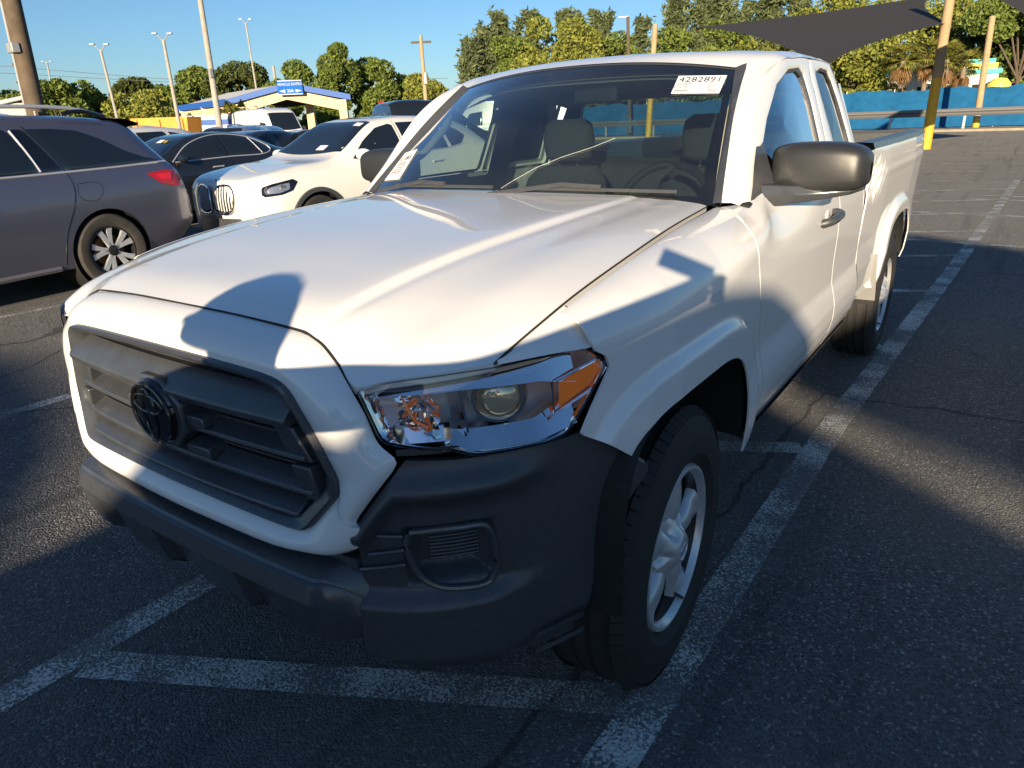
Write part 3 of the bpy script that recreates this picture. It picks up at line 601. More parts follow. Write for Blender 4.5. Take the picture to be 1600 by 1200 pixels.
# ---- wheels
def make_wheel(name, loc, side, steer, mat_rim=silver):
    w = empty(name); w.parent = truck; w.location = loc; w.rotation_euler = (0, 0, steer)
    rt, hw = .385, .118; s = side
    prof = [(.232, -.105), (.255, -.118), (.30, -.124), (.345, -.117), (.368, -.104), (.377, -.096)]
    for gc in (-.062, -.022, .022, .062):
        prof += [(.3845 - .010 * abs(gc) / .06, gc - .008), (.374, gc - .005), (.374, gc + .005), (.3845 - .010 * abs(gc) / .06, gc + .008)]
    prof += [(.377, .096), (.368, .104), (.345, .117), (.335, .1185), (.333, .1205), (.30, .125), (.27, .122), (.262, .1235), (.255, .118), (.232, .105)]
    MB().lathe([(r, s * h) for r, h in prof], (0, 0, 0), 'X', 96).build('tyre', rubber, w, sharp=40)
    tb = MB()                                                              # shoulder tread blocks
    for k in range(72):
        t = 2 * math.pi * k / 72
        for sg in (-1, 1):
            c_, s_ = math.cos(t), math.sin(t); pts = []
            for dt, h, r in ((-.038, .083, .3830), (.038, .083, .3830), (.040, .110, .3655), (-.036, .110, .3655)):
                a = t + dt; pts.append((s * sg * h, r * math.cos(a), r * math.sin(a)))
            tb.prism(pts, (0, .003 * c_, .003 * s_))
    tag(tb.build('tread_blocks', rubber, w, smooth=False), kind='stuff')
    MB().lathe([(.232, s * .10), (.226, s * .112), (.217, s * .113), (.209, s * .104), (.205, s * .094)], (0, 0, 0), 'X', 64).build('rim_lip', mat_rim, w, sharp=50); MB().lathe([(.206, s * .095), (.196, s * .05), (.195, -s * .1)], (0, 0, 0), 'X', 64).build('rim_barrel', dark_alloy, w, sharp=50)
    MB().lathe([(.198, s * .055), (.0, s * .055)], (0, 0, 0), 'X', 32).build('spoke_gap_shade', dark, w)  # dark disc and barrel colour stand in for shade behind the spokes
    for k in range(5):
        t = R(80 + 72 * k); rows = []
        for r, wd, h in ((.05, .032, .080), (.085, .035, .090), (.12, .040, .094), (.155, .047, .091), (.185, .054, .087), (.206, .060, .094)):
            row = []
            for q, dz in ((-1, -.022), (-.85, -.004), (-.4, .004), (0, .006), (.4, .004), (.85, -.004), (1, -.022)):
                a = (wd * q); row.append((s * (h + dz), r * math.cos(t) - a * math.sin(t), r * math.sin(t) + a * math.cos(t)))
            rows.append(row)
        MB().grid([cr(np.array(rows)[:, j], 14, even=False) for j in range(7)]).build('spoke', mat_rim, w, sharp=50)
    hubp = [(.098, .065), (.094, .084), (.078, .094), (.060, .102), (.046, .116), (.036, .124), (.030, .125), (.028, .122), (0, .122)]
    rows = []
    for k in range(60):
        t = 2 * math.pi * k / 60; lob = 1 + .0 * math.cos(6 * t); rows.append([(s * (h - (.020 * max(0, math.cos(6 * t))**2 if .055 < r < .095 else 0)), r * lob * math.cos(t), r * lob * math.sin(t)) for r, h in hubp])
    MB().grid(rows, cu=True).build('hub_cap', mat_rim, w, sharp=40)
    for rx, rz in ((.022, .016), (.008, .015), (.016, .006)):
        MB().tube([(s * .1235, rx * math.cos(t), rz * math.sin(t) + (.005 if rz < .01 else 0)) for t in np.linspace(0, 2 * math.pi, 21)], .0016, 5, cap=False).build('hub_emblem', mat_rim, w)
    MB().tube([(s * .09, .05, -.19), (s * .115, .052, -.20)], .004, 8).build('valve_stem', rubber, w)
    return w
wf = make_wheel('front_wheel', (.785, -.005, .385), 1, R(3)); make_wheel('front_wheel', (-.785, -.005, .385), -1, R(3))
make_wheel('rear_wheel', (.80, 3.22, .382), 1, 0); make_wheel('rear_wheel', (-.80, 3.22, .382), -1, 0)
# ---- mirrors
for s in (-1, 1):
    mi = empty('side_mirror'); mi.parent = truck
    secs = [(.880, 1.272, 1.366, .03), (.892, 1.264, 1.378, .055), (.93, 1.257, 1.388, .072), (1.0, 1.254, 1.391, .080), (1.08, 1.258, 1.386, .077), (1.118, 1.265, 1.374, .068), (1.134, 1.278, 1.358, .045), (1.139, 1.30, 1.335, .012)]
    rows = []
    for x, z0, z1, dp in secs:
        zc, hz = (z0 + z1) / 2, (z1 - z0) / 2; row = []
        for t in np.linspace(0, 2 * math.pi, 29)[:-1]:
            c_, s_ = math.cos(t), math.sin(t); yy = abs(c_)**.5 * (1 if c_ > 0 else -1); zz = abs(s_)**.5 * (1 if s_ > 0 else -1)
            row.append((s * x, .64 - yy * dp if c_ > 0 else .64 - yy * min(dp, .05), zc + zz * hz))
        rows.append(row)
    rows = np.array(rows); rows = np.array([cr(rows[:, j], 26, even=False) for j in range(28)])
    MB().grid(rows, cu=True).build('mirror_housing', noisy(principled('mirror_black', (.028, .029, .031), .36, spec=.6), 60, .2, .06, .2, 900) if s < 0 else MATS['mirror_black'], mi, sharp=60)
    MB().grid([[(s * x, .692, z) for z in np.linspace(1.275, 1.37, 3)] for x in (.90, 1.12)]).build('mirror_glass', chrome, mi)
    for ch in mi.children:
        for v in ch.data.vertices:
            v.co.x = s * (1.472 - (1.472 - s * v.co.x) * 1.13); v.co.y = -1.539 + (v.co.y + 1.539) * 1.13; v.co.z = 1.4746 + (v.co.z - 1.4746) * 1.13
    MB().grid([[(s * (gx(z, y) + .007), y, z) for y, z in row] for row in (((.655, 1.222), (.70, 1.262), (.745, 1.315), (.80, 1.372)), ((.76, 1.222), (.78, 1.262), (.81, 1.315), (.83, 1.372)), ((.875, 1.226), (.865, 1.262), (.86, 1.315), (.86, 1.385)))]).build('mirror_sail', plastic_s, mi)
    arm = []
    for x, y0, z0, z1, w2 in ((.79, .77, 1.185, 1.262, .045), (.83, .80, 1.188, 1.258, .045), (.90, .87, 1.196, 1.250, .045), (.98, .90, 1.208, 1.246, .045), (1.05, .91, 1.222, 1.248, .04), (1.085, .92, 1.236, 1.25, .03)):
        arm.append([(s * x, y0 - w2, (z0 + z1) / 2), (s * x, y0 - w2 + .014, z1), (s * x, y0 + w2 - .014, z1), (s * x, y0 + w2, (z0 + z1) / 2), (s * x, y0 + w2 - .014, z0), (s * x, y0 - w2 + .014, z0)])
    mbx = MB(); mbx.grid(arm, cv=True); mbx.f += [tuple(range(6)), tuple(range(30, 36))]; mbx.build('mirror_arm', plastic_s, mi, bevel=.004)
    # door handle
    dh = empty('door_handle'); dh.parent = truck
    x0 = .905
    MB().tube(cr([(s * (x0 - .005), 1.245, 1.075), (s * (x0 + .03), 1.27, 1.085), (s * (x0 + .036), 1.34, 1.092), (s * (x0 + .03), 1.41, 1.097), (s * (x0 - .005), 1.43, 1.10)], 16), [.012, .017] + [.016] * 12 + [.017, .012], 10).build('handle_grip', plastic, dh)
    MB().lathe([(.0, .002), (.03, .001), (.04, -.004)], (s * (x0 + .002), 1.335, 1.082), 'X', 20).build('handle_recess', white, dh)
# ---- wipers, windshield marks
for x0, x1, v0 in ((-.52, -.02, .075), (.10, .62, .075)):
    wp = empty('wiper'); wp.parent = truck
    A = wsh(x0 / .72, .03) + nw * .03; B = wsh(x1 / .72, .052) + nw * .016; Cc = wsh((x0 - .12) / .72, .0) + nw * .02
    MB().tube([tuple(A), tuple(B)], .006, 6).build('wiper_blade', plastic, wp); MB().tube([tuple(Cc), tuple(A * .7 + B * .3 + nw * .02), tuple(A * .45 + B * .55 + nw * .012)], .008, 6).build('wiper_arm', plastic, wp)
WSP = np.array([[wsh(u, v) for v in np.linspace(0, 1, 201)] for u in np.linspace(-1, 1, 301)])
def on_ws(px, py, off=.004):
    """where the line of sight through a photo pixel meets the windshield"""
    d = ray(px, py); q = WSP - CAM; t = q @ d; e = np.linalg.norm(q - t[..., None] * d, axis=-1)
    i, j = np.unravel_index(e.argmin(), e.shape); return WSP[i, j] + nw * off
ck = [on_ws(*p) for p in [(783, 296), (800, 285), (838, 263), (880, 246), (925, 232), (962, 218)]]
MB().tube([tuple(p) for p in ck], .00045, 5).build('glass_crack', principled('crack_white', (.7, .75, .7), .4), truck)
paper = principled('label_paper', (.78, .78, .78), .6); ink = principled('label_ink', (.03, .03, .035), .6); redink = principled('red_ink', (.6, .12, .15), .6)
greyink = principled('grey_ink', (.28, .28, .3), .6)
def sticker(pix, name, label):
    c = [on_ws(*p, off=.003) for p in pix]; st = empty(name); st.parent = truck; st['label'] = label
    MB().prism([tuple(p) for p in c], tuple(nw * .0008)).build('label_sheet', paper, st, smooth=False)
    return st, c
st, c = sticker([(1048, 147), (1124, 147), (1137, 119), (1061, 120)], 'window_label', 'white paper label printed 4282891 inside the windshield')
def stpt(c, u, v, o=.0035): return (c[0] * (1 - u) + c[1] * u) * (1 - v) + (c[3] * (1 - u) + c[2] * u) * v + nw * o
place_text('4282891', .042, stpt(c, .50, .74), c[2] - c[3], c[3] - c[0], ink, st)
place_text('DLR', .027, stpt(c, .16, .33), c[2] - c[3], c[3] - c[0], greyink, st)
for v, u0, u1 in ((.50, .05, .36), (.14, .05, .34)):
    MB().add([stpt(c, u0, v - .03), stpt(c, u1, v - .03), stpt(c, u1, v + .03), stpt(c, u0, v + .03)], [(0, 1, 2, 3)]).build('print_line', greyink, st, smooth=False)
MB().tube([tuple(stpt(c, u, v)) for u, v in ((.80, .85), (.72, .3), (.78, .12), (.84, .4), (.92, .1), (.70, .15))], .0012, 5).build('pen_mark', redink, st)
st, c = sticker([(601, 283), (624, 281), (653, 234), (630, 236)], 'window_label', 'narrow white printed label in the lower windshield corner')
place_text('1:183', .036, stpt(c, .5, .72), c[2] - c[3], c[3] - c[0], ink, st)
for v in (.25, .33, .41, .50, .57): MB().add([stpt(c, .2, v - .02), stpt(c, .8, v - .02), stpt(c, .8, v + .012), stpt(c, .2, v + .012)], [(0, 1, 2, 3)]).build('print_line', greyink if v != .25 else redink, st, smooth=False)
# ---- cabin interior
dash = []
for x in np.linspace(-.70, .70, 15): dash.append([(x, y, z) for y, z in ((.50, 1.19), (.62, 1.205), (.78, 1.20), (.88, 1.17), (.90, 1.10), (.86, .95), (.80, .80))])
MB().grid(dash).build('dashboard', int_dark, truck)
for s in (-1, 1):
    se = empty('seat'); se.parent = truck
    x = s * .36
    bk_ = []
    for z, wd, y in ((.78, .23, 1.42), (.95, .245, 1.45), (1.10, .245, 1.49), (1.20, .22, 1.53), (1.26, .16, 1.555)):
        bk_.append([(x + wd * math.cos(t), y + .07 * math.sin(t), z) for t in np.linspace(0, 2 * math.pi, 21)[:-1]])
    mbx = MB(); mbx.grid(bk_, cv=True); mbx.f += [tuple(range(80, 100))]; mbx.build('seat_back', int_grey, se)
    hr = []
    for z, wd, dp in ((1.285, .10, .04), (1.30, .125, .055), (1.38, .14, .06), (1.45, .125, .055), (1.475, .09, .035)):
        hr.append([(x + wd * abs(math.cos(t))**.7 * (1 if math.cos(t) > 0 else -1), 1.56 + dp * math.sin(t), z) for t in np.linspace(0, 2 * math.pi, 25)[:-1]])
    mbx = MB(); mbx.grid(hr, cv=True); mbx.f += [tuple(range(24)), tuple(range(96, 120))]; mbx.build('headrest', int_grey, se)
    for d in (-.05, .05): MB().tube([(x + d, 1.56, 1.22), (x + d, 1.56, 1.31)], .007, 8).build('headrest_post', chrome, se)
    MB().box((x, 1.22, .80), (.48, .50, .16)).build('seat_cushion', int_grey, se, bevel=.04)
sw = empty('steering_wheel'); sw.parent = truck
swc = Vector((.37, 1.02, 1.13)); e1 = Vector((1, 0, 0)); e2 = Vector((0, .42, .907))
MB().tube([tuple(swc + (e1 * math.cos(t) + e2 * math.sin(t)) * .185) for t in np.linspace(0, 2 * math.pi, 49)], .015, 10, cap=False).build('wheel_rim', int_dark, sw)
for t in (R(-90), R(10), R(170)): MB().tube([tuple(swc), tuple(swc + (e1 * math.cos(t) + e2 * math.sin(t)) * .18)], .016, 8).build('wheel_spoke', int_dark, sw)
MB().lathe([(0, -.03), (.05, -.028), (.075, -.01), (.07, .03)], tuple(swc), 'Y', 24).build('wheel_pad', int_dark, sw)
for s in (-1, 1):
    MB().grid([[tuple(np.array((s * x, y, z)) + np.array((-s * .03, .015, -.01))) for (x, y, z) in [(w_[i] * (1 - q) + d_[i] * q) for q in (.25, .55, .9)]] for k, i in enumerate(range(2, 40, 4))]).build('pillar_inner_trim', int_light, truck)
    MB().tube(cr([(s * .70, .80, 1.33), (s * .665, .84, 1.36), (s * .635, .90, 1.42), (s * .625, .96, 1.47), (s * .64, 1.00, 1.51), (s * .665, 1.00, 1.525)], 20), .016, 10).build('grab_handle', int_light, truck)
    MB().grid([[(s * (gx(z) - .045), y, z) for z in np.linspace(1.20, 1.62, 6)] for y in (1.50, 1.68)]).build('pillar_inner_trim', int_dark, truck)
    MB().box((s * .80, 1.1, 1.10), (.06, 1.0, .24)).build('door_card', int_dark, truck, bevel=.02)
MB().grid([[(x, y, ip(y, [1.1, 1.3, 1.7, 2.1], [1.60, 1.645, 1.66, 1.60]) - .06 * (x / .62)**4) for x in np.linspace(-.66, .66, 13)] for y in (1.12, 1.3, 1.7, 2.1)]).build('headliner', int_light, truck)
MB().box((0, 1.17, 1.56), (.20, .03, .06)).build('inner_mirror', int_dark, truck, bevel=.012)
# ================================================================ ground and markings
def asphalt_mat():
    m = bpy.data.materials.new('asphalt'); m.use_nodes = True; nt = m.node_tree; N = nt.nodes; L = nt.links; b = N['Principled BSDF']
    tc = N.new('ShaderNodeTexCoord')
    def noise(sc, det=4, ro=.6):
        n = N.new('ShaderNodeTexNoise'); n.inputs['Scale'].default_value = sc; n.inputs['Detail'].default_value = det; n.inputs['Roughness'].default_value = ro; L.new(tc.outputs['Object'], n.inputs['Vector']); return n.outputs['Fac']
    def ramp(v, a, b2, lo=0., hi=1.):
        r = N.new('ShaderNodeMapRange'); r.inputs['From Min'].default_value = a; r.inputs['From Max'].default_value = b2; r.inputs['To Min'].default_value = lo; r.inputs['To Max'].default_value = hi; L.new(v, r.inputs['Value']); return r.outputs[0]
    def mix(f, a, bb):
        x = N.new('ShaderNodeMix'); x.data_type = 'RGBA'
        if isinstance(f, float): x.inputs['Factor'].default_value = f
        else: L.new(f, x.inputs['Factor'])
        for s, v in (('A', a), ('B', bb)):
            if isinstance(v, tuple): x.inputs[s].default_value = (*v, 1)
            else: L.new(v, x.inputs[s])
        return x.outputs['Result']
    vo = N.new('ShaderNodeTexVoronoi'); vo.inputs['Scale'].default_value = 130; L.new(tc.outputs['Object'], vo.inputs['Vector'])
    vc = N.new('ShaderNodeSeparateColor'); L.new(vo.outputs['Color'], vc.inputs[0])
    c = mix(ramp(vc.outputs[0], .15, .95), (.072, .074, .080), (.185, .182, .18))
    c = mix(ramp(vc.outputs[1], .90, .97, 0, .75), c, (.50, .48, .45))                  # pale chippings
    c = mix(ramp(noise(.55, 6), .40, .66, 0, .75), c, (.17, .165, .155))                # worn, dusty areas
    c = mix(ramp(noise(2.3, 8, .75), .57, .70, 0, .6), c, (.24, .235, .22))            # scuffed patches
    c = mix(ramp(noise(.9, 3), .66, .74, 0, .5), c, (.022, .022, .024))                   # oil and sealer
    wv = N.new('ShaderNodeTexWave'); wv.inputs['Scale'].default_value = .35; wv.inputs['Distortion'].default_value = 14; wv.inputs['Detail'].default_value = 5; L.new(tc.outputs['Object'], wv.inputs['Vector'])
    c = mix(ramp(wv.outputs['Fac'], .992, 1.0, 0, .3), c, (.18, .175, .16))              # thin pale scratches
    mp = N.new('ShaderNodeMapping'); mp.inputs['Scale'].default_value = (5.0, .22, 1); mp.inputs['Rotation'].default_value = (0, 0, .12); L.new(tc.outputs['Object'], mp.inputs['Vector'])
    tn = N.new('ShaderNodeTexNoise'); tn.inputs['Scale'].default_value = 1.0; tn.inputs['Detail'].default_value = 4; L.new(mp.outputs[0], tn.inputs['Vector'])
    c = mix(ramp(tn.outputs['Fac'], .55, .70, 0, .45), c, (.045, .046, .05))             # tyre tracks
    ed = N.new('ShaderNodeTexVoronoi'); ed.feature = 'DISTANCE_TO_EDGE'; ed.inputs['Scale'].default_value = .33; dn = N.new('ShaderNodeTexNoise'); dn.inputs['Scale'].default_value = 2.5; dn.inputs['Detail'].default_value = 6; L.new(tc.outputs['Object'], dn.inputs['Vector'])
    vm = N.new('ShaderNodeMix'); vm.data_type = 'VECTOR'; vm.inputs['Factor'].default_value = .16; L.new(tc.outputs['Object'], vm.inputs[4]); L.new(dn.outputs['Color'], vm.inputs[5]); L.new(vm.outputs[1], ed.inputs['Vector'])
    c = mix(ramp(ed.outputs['Distance'], .0015, .004, .6, 0), c, (.016, .016, .018))       # hairline cracks
    L.new(c, b.inputs['Base Color']); b.inputs['Roughness'].default_value = .85; b.inputs['Diffuse Roughness'].default_value = 1.0; b.inputs['Specular IOR Level'].default_value = .35
    bp = N.new('ShaderNodeBump'); bp.inputs['Strength'].default_value = 1.0; bp.inputs['Distance'].default_value = .010; L.new(vo.outputs['Distance'], bp.inputs['Height']); bp.invert = True
    b2 = N.new('ShaderNodeBump'); b2.inputs['Strength'].default_value = .5; b2.inputs['Distance'].default_value = .01; L.new(noise(38, 3), b2.inputs['Height']); L.new(bp.outputs[0], b2.inputs['Normal']); L.new(b2.outputs[0], b.inputs['Normal'])
    return m
asph = asphalt_mat()
tag(MB().grid([[(x, y, 0) for y in np.linspace(-60, 900, 13)] for x in np.linspace(-700, 500, 13)]).build('ground', asph), kind='structure')
def paint_mat(name, col, wear=.5):
    m = principled(name, col, .75); nt = m.node_tree; N = nt.nodes; L = nt.links; b = N['Principled BSDF']
    tc = N.new('ShaderNodeTexCoord'); vo = N.new('ShaderNodeTexVoronoi'); vo.inputs['Scale'].default_value = 95; L.new(tc.outputs['Object'], vo.inputs['Vector'])
    n = N.new('ShaderNodeTexNoise'); n.inputs['Scale'].default_value = 3.5; n.inputs['Detail'].default_value = 6; L.new(tc.outputs['Object'], n.inputs['Vector'])
    n2 = N.new('ShaderNodeTexNoise'); n2.inputs['Scale'].default_value = 130; n2.inputs['Detail'].default_value = 2; L.new(tc.outputs['Object'], n2.inputs['Vector'])
    ad = N.new('ShaderNodeMath'); ad.operation = 'ADD'; L.new(n.outputs['Fac'], ad.inputs[0]); L.new(n2.outputs['Fac'], ad.inputs[1])
    r = N.new('ShaderNodeMapRange'); r.inputs['From Min'].default_value = .86 + (wear - .5) * .3; r.inputs['From Max'].default_value = 1.06 + (wear - .5) * .3; r.inputs['To Min'].default_value = .95; r.inputs['To Max'].default_value = .12
    L.new(ad.outputs[0], r.inputs['Value']); L.new(r.outputs[0], b.inputs['Alpha'])
    bp = N.new('ShaderNodeBump'); bp.inputs['Strength'].default_value = .7; bp.inputs['Distance'].default_value = .005; bp.invert = True; L.new(vo.outputs['Distance'], bp.inputs['Height']); L.new(bp.outputs[0], b.inputs['Normal'])
    return m
wpaint = paint_mat('worn_white_line_paint', (.62, .62, .58), .48); wpaint2 = paint_mat('fresh_white_line_paint', (.75, .73, .68), .35)
LAYER = [0]
def line(pts, w, mat=wpaint):
    LAYER[0] += 1; z = .004 + .0006 * (LAYER[0] % 5); P = [np.array(p, float) for p in pts]; rows = []
    for i, p in enumerate(P):
        t = P[min(i + 1, len(P) - 1)] - P[max(i - 1, 0)]; t /= np.linalg.norm(t); n_ = np.array([-t[1], t[0]]) * w / 2; rows.append([(p[0] - n_[0], p[1] - n_[1], z), (p[0] + n_[0], p[1] + n_[1], z)])
    return tag(MB().grid(rows).build('painted_line', mat, smooth=False), kind='structure')
line([(.86, -4.5), (.905, -.42), (.93, 1.9), (1.10, 6.0), (1.36, 13.2), (1.45, 16)], .12)
line([(-.66, -5.0), (-.62, -1.1), (-.60, 1.9), (-.42, 6), (-.15, 13.2)], .11)
def xl(y): return ip(y, [-1, 2, 6, 13], [-.60, -.57, -.42, -.15])
def xr(y): return ip(y, [-1, 2, 6, 13], [.86, .90, 1.08, 1.35])
for k in range(9):
    y0 = -.95 + 1.80 * k; line([(xl(y0) + .04, y0), (xr(y0 + .74) - .03, y0 + .74)], .11)
for x0 in (-3.2, -5.95, -8.7): line([(x0, -3), (x0 + .35, 4.6)], .10, wpaint2)
for x0 in (3.8, 6.5, 9.2, 11.9, 14.6):
    line([(x0, 5), (x0 + .4, 11)], .10, wpaint2); line([(x0 - 3, 12.4), (x0 + .4, 11.9)], .10, wpaint2)
for k in range(8):
    a = gpt(1445 + k * 5, 9.5 + 2.6 * k); line([(a[0] - .4, a[1]), (a[0] + 4.5, a[1] - .5)], .10, wpaint2)
# ================================================================ generic road cars built from lofted body sections
def paint(name, col, metal=.0, rough=.3): return principled(name, col, rough, metal, .9, coat_rough=.03)
class Car:
    """local frame: nose at y=0, tail at +y, x>0 is the car's left when the nose points to -y"""
    def __init__(s, name, label, stations, wheels, rw, col, loc, rz, group=None, cat='car', ny=80, arch=1.17, clad=None):
        s.root = tag(empty(name, loc, rz), label, cat, group); s.col = col
        st = np.array(stations, float)                 # y zb zbelt ztop wsill wmax wbelt wtop
        s.ys = np.linspace(st[0, 0], st[-1, 0], ny); S = cr(st, 400, even=False); S = np.array([[np.interp(y, S[:, 0], S[:, k]) for k in range(8)] for y in s.ys]); s.S = S
        rows = []
        for y, zb, zl, zt, ws, wm, wb, wt in S:
            h = zl - zb
            pts = [(0, zb), (ws * .8, zb), (ws, zb + .05), (wm - .012, zb + .25 * h), (wm, zb + .50 * h), (wm - .006, zb + .78 * h), (wb + .008, zl - .025), (wb, zl), (wb * .70 + wt * .30, zl + .36 * (zt - zl)), (wb * .32 + wt * .68, zl + .70 * (zt - zl)), (wt, zl + .90 * (zt - zl)), (wt * .86, zl + .972 * (zt - zl)), (wt * .55, zl + .995 * (zt - zl)), (0, zt)]
            rows.append([(x, y, z) for x, z in pts])
        G = np.array(rows); up = []
        for r in G:
            a = pl(r[:3], 4); b_ = cr(r[2:8], 15, even=False); c_ = cr(r[7:], 22, even=False); up.append(np.concatenate([a[:-1], b_[:-1], c_]))
        s.G = G = np.array(up); k = G.shape[1]
        cut = np.zeros(G.shape[:2], bool)
        for (wy, wz) in wheels:
            ra = rw * arch
            for i in range(ny):
                for j in range(k):
                    x, y, z = G[i, j]; r = math.hypot(y - wy, z - wz)
                    if r < ra and x > .45 and z < wz + ra:
                        cut[i, j] = True; r = max(r, .02); G[i, j, 1] = wy + (y - wy) * ra / r; G[i, j, 2] = max(wz + (z - wz) * ra / r, min(z, .2)) if z > wz - .05 else z
        mb = MB()
        for sg in (1, -1):
            b0 = len(mb.v); Q = G.copy(); Q[..., 0] *= sg; mb.v += [tuple(p) for p in Q.reshape(-1, 3)]
            for i in range(ny - 1):
                for j in range(k - 1):
                    q = [(i, j), (i + 1, j), (i + 1, j + 1), (i, j + 1)]
                    if all(cut[a] for a in q): continue
                    f = tuple(b0 + a * k + c for a, c in q); mb.f.append(f if sg > 0 else f[::-1])
        for i in (0, ny - 1):
            ring = [i * k + j for j in range(k)] + [ny * k + i * k + j for j in range(k - 1, -1, -1)]; mb.f.append(tuple(ring))
        me = mb.me('body'); bm = bmesh.new(); bm.from_mesh(me); bmesh.ops.remove_doubles(bm, verts=bm.verts, dist=.0005); bmesh.ops.recalc_face_normals(bm, faces=bm.faces); bm.to_mesh(me); bm.free()
        s.body = link('body', me, col, s.root, sharp=48)
        for (wy, wz) in wheels:
            for sg in (1, -1):
                ra = rw * arch; hwid = float(np.interp(wy, s.ys, S[:, 5]))
                MB().lathe([(ra * 1.0, sg * (hwid - .02)), (ra * 1.02, sg * (hwid - .05)), (ra, sg * .5), (.1, sg * .5)], (0, wy, wz), 'X', 40).build('wheel_arch_liner', liner, s.root)
                if clad: MB().lathe([(ra * 1.0, sg * (hwid - .03)), (ra * .985, sg * (hwid + .012)), (ra * 1.10, sg * (hwid + .012)), (ra * 1.13, sg * (hwid - .02))], (0, wy, wz), 'X', 40, R(-12), R(192)).build('arch_cladding', clad, s.root)
    def X(s, y, z):
        i = np.interp(y, s.ys, np.arange(len(s.ys))); i0 = int(i); i1 = min(i0 + 1, len(s.ys) - 1); f = i - i0; out = []
        for q in (i0, i1):
            g = s.G[q][2:]; out.append(np.interp(z, np.maximum.accumulate(g[:, 2]), g[:, 0]))
        return out[0] * (1 - f) + out[1] * f
    def Z(s, x, y):
        i = np.interp(y, s.ys, np.arange(len(s.ys))); i0 = int(i); i1 = min(i0 + 1, len(s.ys) - 1); f = i - i0; out = []
        for q in (i0, i1):
            g = s.G[q][17:][::-1]; out.append(np.interp(abs(x), np.maximum.accumulate(g[:, 0]), g[:, 2]))
        return out[0] * (1 - f) + out[1] * f
    def side(s, name, poly, mat, off=.004, sides=(1, -1), n=10):
        """patch lying on the body side, outline in (y, z)"""
        P = np.array(poly, float); c = P.mean(0); o = pl(list(P) + [P[0]], max(28, 4 * len(P)))
        for sg in sides:
            rows = [[(sg * (s.X(*(c + (p - c) * k)) + off * (1 if k < .999 else .4)), *(c + (p - c) * k)) for p in o] for k in (1, .985, .75, .5, .25, .02)]
            r = MB().grid(rows).build(name, mat, s.root, sharp=60)
        return r
    def strip(s, name, pts, r, mat, off=0.0, sides=(1, -1), n=24, flat=None):
        for sg in sides: MB().tube([(sg * (s.X(y, z) + off), y, z) for y, z in cr(pts, n)], r, 6).build(name, mat, s.root)
    def top(s, name, y0, y1, w0, w1, mat, off=.005, n=14, bow0=0., bow1=0.):
        rows = []
        for v in np.linspace(0, 1, n):
            w = w0 + (w1 - w0) * v; row = []
            for u in np.linspace(-1, 1, 17):
                y = (y0 + bow0 * u * u) * (1 - v) + (y1 + bow1 * u * u) * v; row.append((w * u, y, s.Z(w * u, y) + off))
            rows.append(row)
        return MB().grid(rows).build(name, mat, s.root)
    def wheel(s, loc, side, r, wd, spokes=5, style='five', tyre=rubber, rim=silver, rimr=None, face=None, parts=True):
        w = empty('wheel'); w.parent = s.root; w.location = loc; q = side; rr = rimr or r * .66
        MB().lathe([(rr, -q * wd * .45), (rr + .02, -q * wd * .5), (r * .93, -q * wd * .5), (r * .985, -q * wd * .42), (r, -q * wd * .2), (r, q * wd * .2), (r * .985, q * wd * .42), (r * .93, q * wd * .5), (rr + .03, q * wd * .52), (rr, q * wd * .45)], (0, 0, 0), 'X', 56).build('tyre', tyre, w)
        MB().lathe([(rr, q * wd * .46), (rr - .012, q * wd * .46), (rr - .022, q * wd * .3), (rr - .03, -q * wd * .4)], (0, 0, 0), 'X', 48).build('rim', rim, w)
        if not parts:
            MB().lathe([(rr - .02, q * wd * .25), (.03, q * wd * .36), (0, q * wd * .36)], (0, 0, 0), 'X', 20).build('wheel_disc', dark_alloy, w)
        else:
            MB().lathe([(rr * .95, q * .0), (0, q * .0)], (0, 0, 0), 'X', 24).build('wheel_backing', dark, w)
            MB().lathe([(rr * .66, q * .012), (rr * .66, q * .02), (rr * .3, q * .02), (rr * .3, q * .012)], (0, 0, 0), 'X', 32).build('brake_disc', rust, w)
            for k in range(spokes):
                t = R(90 + 14) + 2 * math.pi * k / spokes
                for d in ((-1, 1) if style == 'twin' else (0,)):
                    rows = []
                    for f, hw_ in ((.10, .026), (.35, .022), (.7, .026), (.99, .034)):
                        rad = rr * f; a = t + d * (.10 + .16 * f); h = wd * (.40 if f < .5 else .40 + .04 * f)
                        rows.append([(q * (h + dz), rad * math.cos(a) - o * math.sin(a), rad * math.sin(a) + o * math.cos(a)) for o, dz in ((-hw_, -.03), (-hw_ * .9, 0), (hw_ * .9, 0), (hw_, -.03))])
                    MB().grid(rows).build('spoke', rim if face is None else face, w, sharp=30)
            MB().lathe([(rr * .22, q * wd * .30), (rr * .22, q * wd * .42), (rr * .15, q * wd * .46), (0, q * wd * .46)], (0, 0, 0), 'X', 20).build('hub', dark_alloy, w)
        return w
    def mirror(s, y, z, mat, sides=(1, -1), sz=(.16, .09, .13)):
        for sg in sides:
            x = sg * (s.X(y, z - .04) + .10); rows = []
            for f, k in ((-.5, .55), (-.42, .85), (-.2, 1), (.2, 1), (.42, .85), (.5, .5)):
                rows.append([(x + f * sz[0] * sg, y + k * sz[1] * .6 * math.cos(t), z + k * sz[2] * .5 * math.sin(t)) for t in np.linspace(0, 2 * math.pi, 17)[:-1]])
            mb = MB(); mb.grid(rows, cv=True); mb.f += [tuple(range(16)), tuple(range(80, 96))]
            mb.tube([(x - sg * .03, y, z - .03), (x - sg * .14, y + .02, z - .06)], .02, 8); mb.build('mirror', mat, s.root)
